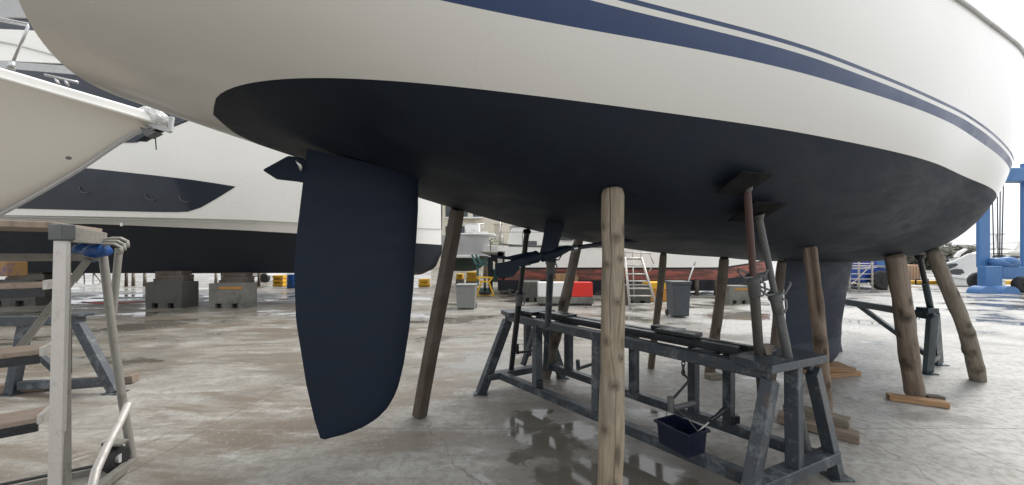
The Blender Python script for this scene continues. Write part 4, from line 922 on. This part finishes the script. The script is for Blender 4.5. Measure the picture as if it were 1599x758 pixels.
bn, bc, bh = bin_('dark grey wheelie bin with a mop handle sticking out', 1051, 1079, 441, 497, M['bin'], M['jackgrey'], .88)
bin_('pale grey lidless bin right of the dark squared prop', 712, 742, 444, 484, M['binlight'], None, .92)
mp = thing('mop', 'white mop handle leaning out of the dark grey bin', 'mop', P(1076, 441, 8.9))
MB().tube([P(1072, 448, 8.9), P(1084, 414, 8.9)], .018, 8).build('handle', M['whiteplastic'], mp, smooth=True); MB().tube([P(1083.8, 415, 8.9), P(1086, 408, 8.9)], .022, 8).build('grip', M['railgrey'], mp, smooth=True)
# aluminium ladder platform
ld = thing('platform_ladder', 'aluminium platform ladder with five rungs behind the cracked post', 'ladder', G(1000, 478))
def rail(a, b, r_=.022, nm='stile'): MB().tube([a, b], r_, 8).build(nm, M['alu'], ld, smooth=True)
DL = 10.0
l0, l1, r0, r1 = P(984, 483, DL), P(976, 402, DL + .5), P(1025, 472, DL), P(1001, 402, DL + .5)
l0.z = 0; r0.z = .12
rail(l0, l1, .035); rail(r0, r1, .035)
for q in (.02, .19, .34, .49, .64, .82): rail(lerp(P(984, 477, DL), l1, q), lerp(r0, r1, q), .022, 'rung')
rail(P(970, 404, DL + .5), P(1003, 404, DL + .5), .04, 'platform'); 
for x in (976, 988, 1001): rail(P(x, 404, DL + .6), P(x, 388, DL + .6), .016, 'guard_post')
rail(P(968, 394, DL + .6), P(1018, 396, DL + .6), .02, 'guard_rail'); rail(P(988, 404, DL + 1), P(990, 466, DL + 1), .02, 'rear_leg'); 
rail(P(1014, 396, DL + .6), P(1021, 412, DL + .6), .018, 'guard_post'); rail(P(1021, 412, DL + .6), P(1014, 424, DL + .6), .018, 'guard_post')
# boats and cradles left of centre
def loft(name, secs, mat, parent, smooth=35, cap=True):
    mb = MB(); mb.grid(secs); n_ = len(secs[0])
    if cap: mb.f += [tuple(range(n_)), tuple(range((len(secs) - 1) * n_, len(secs) * n_))]
    return mb.build(name, mat, parent, smooth=smooth)
def simple_boat(name, label, x0, x1, y, zb, zw, zs, beam, mlow, mup, bow_left=True, cat='boat', grp=None, overhang=.8):
    t = thing(name, label, cat, ((x0 + x1) / 2, y, 0), grp); A = []; Bq = []; C = []
    for i in range(17):
        q = i / 16; x = lerp(x1, x0, q) if bow_left else lerp(x0, x1, q); sgn = -1 if bow_left else 1
        b = beam / 2 * (1 - max(0, (q - .35) / .65) ** 2.2); kz = zb + (zw - zb) * max(0, (q - .5) / .5) ** 2.2
        dx = lambda z: sgn * overhang * max(0, q - .6) / .4 * ((z - zb) / (zs - zb))
        sec = [(-b * .9, zw), (-b * .6, lerp(kz, zw, .4)), (0, kz), (b * .6, lerp(kz, zw, .4)), (b * .9, zw)]
        A.append([Vector((x + dx(z), y + yy, z)) for yy, z in sec])
        sh_ = zs + .25 * q
        Bq.append([Vector((x + dx(z), y + yy, z)) for yy, z in ((-b * .9, zw), (-b, lerp(zw, sh_, .5)), (-b * 1.02, sh_), (-b * .8, sh_ + .01), (b * .8, sh_ + .01), (b * 1.02, sh_), (b, lerp(zw, sh_, .5)), (b * .9, zw))])
    loft('bottom', A, mlow, t); loft('hull', Bq, mup, t); return t
X_ = lambda px, D: (px - HX) / FP * D
gb = simple_boat('motor_boat', 'grey-sided boat with a green bottom beyond the dark squared prop', X_(690, 17), X_(768, 17), 17.8, .75, 1.5, 2.45, 2.4, M['greenboat'], M['greyhull'], bow_left=False, overhang=-.2)
MB().box((X_(735, 17), 17.8, 2.52), (2.3, 2.5, .06)).build('deck_edge', M['whiteplastic'], gb, bev=.02)
MB().box((X_(728, 17), 17.7, 1.48), (1.2, 2.6, .14)).build('chine_step', M['whiteplastic'], gb, bev=.03)
mb = MB()
for px in (727, 740, 754): mb.tube([P(px, 366, 16.7), P(px, 350, 16.7)], .022, 6)
mb.tube([P(720, 350, 16.7), P(756, 350, 16.7)], .022, 6); mb.build('guard_rail', M['steel'], gb, smooth=True)
MB().box(P(738, 358, 17.6), (.7, .6, .5)).build('steering_console', M['whiteplastic'], gb, bev=.04)
sb = thing('sailing_dinghy', 'beige shallow hull on a dark keel above the yellow stand', 'boat', P(772, 400, 14.5)); A = []
for i in range(17):
    q = i / 16; px = lerp(749, 800, q); b = .9 * math.sin(PI * min(1, .08 + .5 * q)) ** .8; zt_ = P(0, lerp(393, 396, q), 14.5).z; dd = .26 * math.sin(PI * min(1, q * .55 + .02)) ** .8
    x = X_(px, 14.5); A.append([Vector((x, 14.9 + yy * b, zt_ + zz * dd)) for yy, zz in ((-1, 0), (-.95, -.15), (-.6, -.7), (0, -1), (.6, -.7), (.95, -.15), (1, 0))])
loft('hull', A, M['beige'], sb)
MB().prism([P(x, y, 14.8) for x, y in ((761, 402), (770, 402), (769, 458), (763, 458))], (0, .12, 0)).build('keel', M['navybottom'], sb, bev=.02)
mb = MB(); mb.tube([P(766, 393, 14.2), P(766, 371, 14.2), P(769, 369, 14.2), P(783, 369, 14.2), P(786, 372, 14.2), P(786, 393, 14.2)], .022, 8); mb.build('stern_rail', M['steel'], sb, smooth=True)
nb = simple_boat('sailing_boat', 'dark-bottomed boat behind the folded propeller blades', X_(768, 16), X_(835, 16), 16.6, .85, 1.45, 1.75, 2.0, M['navybottom'], M['whiteplastic'], bow_left=True, overhang=.3)
tf = thing('boat_cradle', 'teal boat cradle under the green-bottomed boat', 'cradle', G(752, 452)); 
for a, b in (((737, 398), (744, 414)), ((743, 398), (752, 412)), ((744, 414), (765, 413)), ((752, 410), (768, 403)), ((746, 414), (746, 446)), ((764, 413), (764, 446))): MB().bar(P(*a, 15.6), P(*b, 15.6), .09, .09, up=(0, 1, 0)).build('strut', M['teal'], tf)
MB().bar(Vector((X_(740, 15.6), 15.6, .05)), Vector((X_(770, 15.6), 15.6, .05)), .1, .1).build('base', M['teal'], tf)
tag(MB().box(P(775, 427, 16) + Vector((0, 0, -.1)), (.5, .4, .55)).build('teal_bin', M['teal'], bev=.03), 'teal box beyond the yellow stand', 'box')
ys = thing('yellow_stand', 'yellow tubular boat stand right of the pale grey bin', 'stand', G(757, 462)); c = G(757, 462); Dy = c.y
for a, b in (((744, 462), (752, 440)), ((771, 462), (763, 440)), ((745, 462), (771, 462)), ((745, 433), (752, 441)), ((770, 433), (763, 441)), ((752, 440), (763, 440)), ((745, 433), (770, 434))): MB().bar(P(*a, Dy), P(*b, Dy), .06, .06, up=(0, 1, 0)).build('tube', M['yellow'], ys, bev=.01)
MB().tube([P(757, 461, Dy + .1), P(757, 436, Dy + .1)], .045, 8).build('jack_screw', M['black'], ys, smooth=True); MB().box(P(757, 457, Dy + .1), (.4, .4, .12)).build('screw_foot', M['black'], ys, bev=.02)
for px0, px1, y0, y1, lb in ((728, 745, 425, 440, 'yellow painted block stack behind the pale grey bin'), (712, 722, 428, 437, 'small yellow-brown block beside the dark squared prop'), (653, 668, 436, 447, 'yellow block right beside the rudder edge'), (797, 816, 440, 456, 'yellow block foot left of the grey concrete block')):
    D = 840 / (y1 - 400) if y1 > 445 else 19.; a, b = P(px0, y0, D), P(px1, y1, D); cx = (a.x + b.x) / 2; h_ = a.z - b.z; t = thing('yellow_block', lb, 'block', (cx, D + .3, b.z))
    base_z = b.z
    MB().box((cx, D + .3, base_z + h_ * .24), (b.x - a.x, .6, h_ * .46)).build('lower_half', M['yellow'], t, bev=.02); MB().box((cx, D + .3, base_z + h_ * .76), ((b.x - a.x) * .95, .6, h_ * .44)).build('upper_half', M['yellow'], t, bev=.02)
    if base_z > .05: MB().box((cx, D + .3, base_z / 2 - .002), ((b.x - a.x) * 1.1, .7, base_z)).build('concrete_base', M['concrete'], t, bev=.02)
# building with balcony and palm
bd = thing('apartment_building', 'cream building with balconies far behind the boats', 'building', (X_(745, 42), 46, 0))
MB().box((X_(730, 42), 47, 5.0), (9, 8, 10)).build('wall', M['wall'], bd); 
for k in range(3):
    for x in (700, 722, 744):
        wn_ = MB().box((X_(x, 42), 42.97, 2.0 + 2.4 * k), (1.0, .1, 1.3)).build('window', M['window'], bd); MB().box((X_(x, 42), 42.93, 1.32 + 2.4 * k), (1.2, .2, .1)).build('sill', M['whiteplastic'], wn_)
    MB().box((X_(725, 42), 42.6, 1.2 + 2.4 * k), (4, .9, .12)).build('balcony', M['whiteplastic'], bd)
MB().box((X_(770, 42), 44.3, 3.0), (4.5, 3, 6)).build('annexe_wall', M['wall'], bd)
pl = thing('stone_pillar', 'beige square gate pillar above the beige hull', 'pillar', (X_(778, 26), 26, 0)); MB().box((X_(778, 26), 26, 1.9), (.55, .5, 3.8)).build('pillar_shaft', M['beige'], pl, bev=.02); MB().box((X_(778, 26), 26, 3.85), (.7, .65, .12)).build('pillar_cap', M['wall'], pl)
b2 = thing('office_building', 'pale low building with dark windows beyond the white vessel', 'building', (X_(830, 50), 55, 0)); MB().box((X_(850, 50), 56, 3.3), (14, 8, 6.6)).build('wall', M['wall'], b2); MB().box((X_(850, 50), 56, 6.75), (14.6, 8.6, .3)).build('roof', M['greyhull'], b2)
for k in range(7): MB().box((X_(785 + k * 18, 50), 51.96, 5.0), (1.1, .1, 1.0)).build('window', M['window'], b2)
pm = thing('palm_tree', 'small palm tree beside the beige pillar', 'palm', (X_(760, 24), 24, 0))
MB().tube([(X_(759, 24), 24, 0), (X_(759, 24) + .03, 24, 1.4), (X_(760, 24), 24, 2.3)], [.22, .16, .14], 10).build('trunk', M['bark'], pm, smooth=True)
mb = MB(); rnd = random.Random(9)
for k in range(26):
    a = k * 2.4; el = rnd.uniform(-.6, 1.1); L_ = rnd.uniform(1.0, 1.5); prev = None; c0 = Vector((X_(760, 24), 24, 2.3))
    for s_ in range(7):
        q = s_ / 6; p = c0 + Vector((math.cos(a) * math.cos(el) * q, math.sin(a) * math.cos(el) * q, math.sin(el) * q - .45 * q * q)) * L_; wv_ = .10 * (1 - q) + .015; sdv = Vector((-math.sin(a), math.cos(a), 0)) * wv_
        cur = (p - sdv + Vector((0, 0, -.05)), p, p + sdv + Vector((0, 0, -.05)))
        if prev: mb.add([*prev, *cur], [(0, 1, 4, 3), (1, 2, 5, 4)])
        prev = cur
mb.build('fronds', M['palm'], pm)

# ------------------------------------------------------------------ background: right
tl = thing('travel_lift', 'big blue boat travel lift with straps standing at far right', 'travel lift', (X_(1500, 15.5), 17, 0))
D1 = 15.3
def bx(nm, px0, px1, y0, y1, D, dp, mat=None, bev=.03, par=None):
    a, b = P(px0, y0, D), P(px1, y1, D); return MB().box(((a.x + b.x) / 2, D + dp / 2, (a.z + b.z) / 2), (b.x - a.x, dp, a.z - b.z)).build(nm, mat or M['liftblue'], par or tl, bev=bev)
bx('column', 1529, 1547, 255, 418, D1, .12); bx('column', 1598, 1622, 255, 418, D1 + .2, .12)
bx('engine_box', 1540, 1566, 416, 449, D1 - .5, .3); bx('base_beam', 1566, 1640, 417, 436, D1 - .2, .6)
bx('top_beam', 1470, 1720, 262, 283, D1 - .2, .5); bx('top_beam', 1385, 1400, 262, 283, D1 + .2, 8)
bx('column', 1380, 1394, 262, 420, 16, .3); bx('base_beam', 1350, 1394, 418, 441, 16.2, 3.5, M['deepblue']); bx('engine_box', 1328, 1372, 408, 426, 19.5, 1.2, M['deepblue'])
mo = MB(); mo.ball(P(1556, 409, D1 - .1), .22, f=(1.3, 1, .8)); mo.ball(P(1573, 408, D1 - .1), .24, f=(1.5, 1, .8)); mo.tube([P(1548, 411, D1 - .1), P(1585, 411, D1 - .1)], .2, 12); mo.build('hydraulic_motor', M['liftblue'], tl, smooth=True)
ax_w = Vector((.35, 1, 0)).normalized()
def wheel(px, py, D, r_, mat=M['rubber'], fend=None, wdt=.4):
    c = P(px, py, D); c.z = r_
    o = MB().tube([c + ax_w * (-wdt / 2), c + ax_w * (-wdt / 2 + .05), c + ax_w * (wdt / 2 - .05), c + ax_w * (wdt / 2)], [r_ * .86, r_, r_, r_ * .86], 28).build('wheel', mat, tl, smooth=40)
    MB().tube([c - ax_w * (wdt / 2 + .02), c + ax_w * (wdt / 2 + .02)], r_ * .35, 16).build('rim', M['black'], o, smooth=40)
wheel(1531, 436, D1 + .35, .40, wdt=.25); wheel(1599, 448, D1 - .6, .33, wdt=.3); wheel(1378, 441, 15.9, .42); wheel(1345, 440, 19.5, .4)
for px, py in ((1534, 449), (1567, 452)):
    c = P(px, py, D1 - .9); c.z = 0; mb = MB(); rr = []
    for k in range(13):
        a = PI * k / 12; rr.append([c + Vector((.38 * math.cos(a), dy, .30 * math.sin(a))) for dy in (-.22, .22)])
    mb.grid(rr); mb.f += [tuple(range(0, 26, 2)), tuple(range(1, 26, 2))]; mb.build('wheel_guard', M['liftblue'], tl, smooth=30)
for px0, px1 in ((1549, 1552), (1557, 1558.5), (1562, 1561), (1567, 1564)): MB().tube([P(px0, 284, D1 + 1), P(px1, 403, D1 + 1)], .022, 6).build('strap_cable', M['jackgrey'], tl, smooth=True)
# motor cruisers behind the lift
def cruiser(label, px0, px1, D, top, base, flip=False):
    t = thing('motor_cruiser', label, 'boat', (X_((px0 + px1) / 2, D), D + 2, 0), 'motor cruisers on the quay')
    x0, x1 = X_(px0, D), X_(px1, D); L_ = x1 - x0; zb = H - (base - 400) / FP * D; zt_ = H + (400 - top) / FP * D; hh = zt_ - zb; A = []; C = []
    for i in range(21):
        q = i / 20; x = x1 - q * L_; b = 1.7 * (1 - max(0, (q - .3) / .7) ** 2.4) + .02; kz = zb + hh * .35 * max(0, (q - .4) / .6) ** 2; sh_ = zb + hh * (.38 + .12 * q)
        ex_ = -.10 * L_ * max(0, q - .5) * 2
        A.append([Vector((x + ex_ * f_, D + 2 + yy, z)) for yy, z, f_ in ((-b, sh_, 1), (-b * .96, lerp(kz, sh_, .5), .5), (-b * .8, lerp(kz, sh_, .18), .1), (0, kz, 0), (b * .8, lerp(kz, sh_, .18), .1), (b * .96, lerp(kz, sh_, .5), .5), (b, sh_, 1), (b * .5, sh_ + .05, 1), (-b * .5, sh_ + .05, 1))])
    loft('hull', A, M['motoryacht'], t)
    for i in range(17):
        q = i / 16; x = lerp(x1 - .05 * L_, x0 + .22 * L_, q); h_ = hh * (.30 * math.sin(PI * min(1, .5 + .5 * (1 - q))) ** 1. * (1 - q ** 3) + .02); b = 1.35 * (1 - q ** 4) + .05; z0 = zb + hh * .40
        C.append([Vector((x, D + 2 + yy, z)) for yy, z in ((-b, z0), (-b * .95, z0 + h_ * .5), (-b * .7, z0 + h_), (b * .7, z0 + h_), (b * .95, z0 + h_ * .5), (b, z0))])
    loft('cabin', C, M['motoryacht'], t)
    for qa, qb, z0, z1 in ((.25, .48, .47, .60), (.50, .72, .47, .57)):
        pts = []
        for k in range(16):
            a = 2 * PI * k / 16; pts.append(Vector((lerp(x0, x1, (qa + qb) / 2) + (qb - qa) / 2 * L_ * math.cos(a), D + .58 + .05 * 0, zb + hh * ((z0 + z1) / 2 + (z1 - z0) / 2 * math.sin(a) * (1 - .2 * math.cos(a))))))
        MB().prism(pts, (0, .1, 0)).build('window', M['window'], t)
    MB().prism([(lerp(x0, x1, .55), D + 1, zb + hh * .66), (x1, D + 1, zb + hh * .66), (x1 - .05 * L_, D + 1, zb + hh * .76), (lerp(x0, x1, .72), D + 1, zb + hh * .76)], (0, 2, 0)).build('flybridge', M['motoryacht'], t, bev=.05)
    MB().bar((lerp(x0, x1, .78), D + 1.1, zb + hh * .76), (lerp(x0, x1, .88), D + 1.1, zt_), .1, .25).bar((lerp(x0, x1, .78), D + 2.9, zb + hh * .76), (lerp(x0, x1, .88), D + 2.9, zt_), .1, .25).bar((lerp(x0, x1, .86), D + 1.1, zt_ - .02), (lerp(x0, x1, .86), D + 2.9, zt_ - .02), .3, .08).build('radar_arch', M['motoryacht'], t)
    return t
ct = thing('motor_cruiser', 'white motor cruiser with oval windows left of the travel lift', 'boat', (X_(1510, 17.6), 19, 0), 'motor cruisers on the quay'); DC = 17.6
def pp(pts, D=DC): return [P(x, y, D) for x, y in pts]
MB().prism(pp([(1468, 424), (1486, 429), (1530, 433), (1570, 434), (1570, 447.5), (1486, 447.5), (1476, 439)]), (2.4, 2.0, 0)).build('hull', M['motoryacht'], ct, bev=.06)
MB().prism([p + Vector((0, -.03, 0)) for p in pp([(1474, 432), (1530, 438.5), (1570, 439), (1570, 440), (1530, 439.6), (1475, 433.2)])], (0, .05, 0)).build('chine_stripe', M['greyhull'], ct)
cb_ = MB().prism([p + Vector((0, .25, 0)) for p in pp([(1472, 424), (1476, 416), (1486, 411), (1500, 407.5), (1512, 402), (1524, 396), (1560, 394), (1560, 436), (1528, 434)])], (2.2, 1.8, 0)).build('cabin', M['motoryacht'], ct, bev=.04)
for w_ in ([(1478, 422), (1483, 416.5), (1490, 412.5), (1500, 411.5), (1503, 414), (1496, 418), (1484, 422)], [(1487, 429), (1493, 423), (1501, 420.5), (1509, 421), (1513, 426.5), (1505, 429.5), (1492, 430.2)]):
    MB().prism([p + Vector((0, .16 if w_[0][1] < 425 else .16, 0)) for p in pp(w_)], (0, .12, 0)).build('window', M['window'], cb_)
MB().prism([p + Vector((0, .6, 0)) for p in pp([(1498, 406), (1503, 402), (1514, 401), (1511, 404)])], (1.6, 1.3, 0)).build('windscreen', M['window'], cb_)
for dd_ in (0, 1):
    MB().prism([p + Vector((2.0 * dd_, .5 + 1.6 * dd_, 0)) for p in pp([(1512, 402), (1520, 393), (1530, 388), (1532, 390), (1522, 397), (1518, 403)])], (0, .15, 0)).build('radar_arch_leg', M['motoryacht'], ct, bev=.02)
cruiser('smaller white cruiser seen through the travel lift frame', 1545, 1640, 26, 378, 428)
mb = MB(); mst = thing('radar_mast', 'white mast with radar seen through the travel lift', 'mast', (X_(1584, 27), 28, 0)); MB().tube([(X_(1584, 27), 28, 0), (X_(1584, 27), 28, 3.2)], .05, 8).build('mast_tube', M['whiteplastic'], mst, smooth=True); MB().box((X_(1584, 27), 28, 3.2), (.8, .5, .16)).build('radar', M['whiteplastic'], mst, bev=.04); MB().tube([(X_(1582, 27), 28, 3.2), (X_(1582, 27), 28, 4.0)], .02, 6).build('antenna', M['whiteplastic'], mst)
cg = thing('storage_container', 'orange-brown site container behind the slim jack', 'container', (X_(1422, 21), 22, 0))
a, b = P(1416, 414, 20.5), P(1438, 441, 20.5); MB().box(((a.x + b.x) / 2, 21.6, a.z / 2), (b.x - a.x, 2.2, a.z)).build('body', M['cargo'], cg, bev=.02)
for k in range(5): MB().box((lerp(a.x, b.x, (k + .5) / 5), 20.48, a.z / 2), (.04, .04, a.z * .9)).build('rib', M['beige'], cg)
kb = MB().box((X_(1480, 19), 19.2, .09), (7.5, .3, .18)).build('quay_kerb', M['yellow'], loc=None, bev=.02); tag(kb, 'low yellow kerb along the quay left of the travel lift', 'kerb')
# scaffold tower
sf = thing('scaffold_tower', 'light tubular scaffold tower right of the keel', 'scaffold', (X_(1345, 14.8), 15, 0)); DS = 14.8
for px in (1327, 1341, 1362): MB().tube([(X_(px, DS), DS, 0), (X_(px, DS), DS, 2.6)], .03, 8).build('upright', M['alu'], sf, smooth=True)
for px in (1333, 1356): MB().tube([(X_(px, DS), DS + 1.2, 0), (X_(px, DS), DS + 1.2, 2.6)], .03, 8).build('upright', M['alu'], sf, smooth=True)
for y in (412, 420, 428, 436, 443): MB().tube([P(1325, y, DS), P(1364, y, DS)], .02, 6).build('rung', M['alu'], sf, smooth=True)
MB().tube([P(1330, 445, DS), P(1360, 414, DS)], .02, 6).build('diagonal_brace', M['alu'], sf, smooth=True); MB().box(P(1345, 416, DS + .6), (1.3, 1.2, .05)).build('platform', M['tread'], sf)
rb = thing('scrap_pile', 'dark pile of straps and gear by the scaffold foot', 'gear pile', G(1328, 449)); c = G(1328, 449); mb = MB(); rnd = random.Random(3)
for k in range(9): mb.tube([c + Vector((rnd.uniform(-.7, .5), rnd.uniform(0, .5), rnd.uniform(.05, .4))) for _ in range(3)], .05, 6)
mb.build('straps', M['black'], rb, smooth=True)
tag(MB().tube([G(1392, 456) + Vector((0, 0, .0)), G(1392, 456) + Vector((0, 0, .3))], [.12, .09], 12).build('mooring_buoy', M['wall'], smooth=40), 'small pale bollard at the foot of the blue lift leg', 'bollard')

# trees behind the quay
def tree(label, px, D, top, w_, seed, trunk=True):
    rnd = random.Random(seed); x = X_(px, D); zt_ = H + (400 - top) / FP * D; t = thing('quay_tree', label, 'tree', (x, D, 0), 'trees behind the quay')
    tk = MB(); tk.tube([(x, D, 0), (x + .1, D, zt_ * .35), (x - .1, D, zt_ * .6)], [.22, .16, .08], 8)
    mb = MB(); lobes = []
    for k in range(15):
        c = Vector((x + rnd.uniform(-.5, .5) * w_, D + rnd.uniform(-.35, .35) * w_, zt_ * rnd.uniform(.12, .84))); lobes.append((c, rnd.uniform(.12, .24) * w_)); tk.tube([(x, D, zt_ * .35), c], [.07, .02], 5)
    tk.build('trunk', M['bark'], t, smooth=True)
    for c, r_ in lobes:
        for _ in range(420):
            d = Vector((rnd.gauss(0, 1), rnd.gauss(0, 1), rnd.gauss(0, .8))).normalized() * r_ * rnd.uniform(.5, 1.08); p = c + d; s_ = rnd.uniform(.12, .26); u_ = Vector((rnd.gauss(0, 1), rnd.gauss(0, 1), rnd.gauss(0, 1))).normalized(); v_ = u_.orthogonal().normalized()
            mb.add([p - u_ * s_, p + v_ * s_ * .6, p + u_ * s_, p - v_ * s_ * .6], [(0, 1, 2, 3)])
    mb.build('crown', M['leaf'], t, fix=False)
for i, (px, D, top, w_, lb) in enumerate(((1405, 40, 386, 4.5, 'tree behind the brown round prop'), (1428, 44, 390, 5, 'low tree above the orange-brown container'), (1450, 42, 393, 5, 'tree between the container and the white cruiser'), (1478, 40, 391, 5, 'tree right of the crooked olive prop'), (1500, 46, 386, 5, 'tree behind the roof of the white cruiser'), (1330, 45, 396, 5, 'tree behind the scaffold tower'))):
    tree(lb, px, D, top, w_, 40 + i)
hb = MB(); rnd = random.Random(77)
rows = [[Vector((x, y, z * (1 + .25 * math.sin(x * .05) + .12 * math.sin(x * .17)))) for y, z in ((300, 0), (310, 5), (330, 9), (400, 0))] for x in range(-60, 500, 8)]
o = MB().grid(rows).build('far_hill', M['leaf'], loc=(0, 0, 0)); o['kind'] = 'structure'
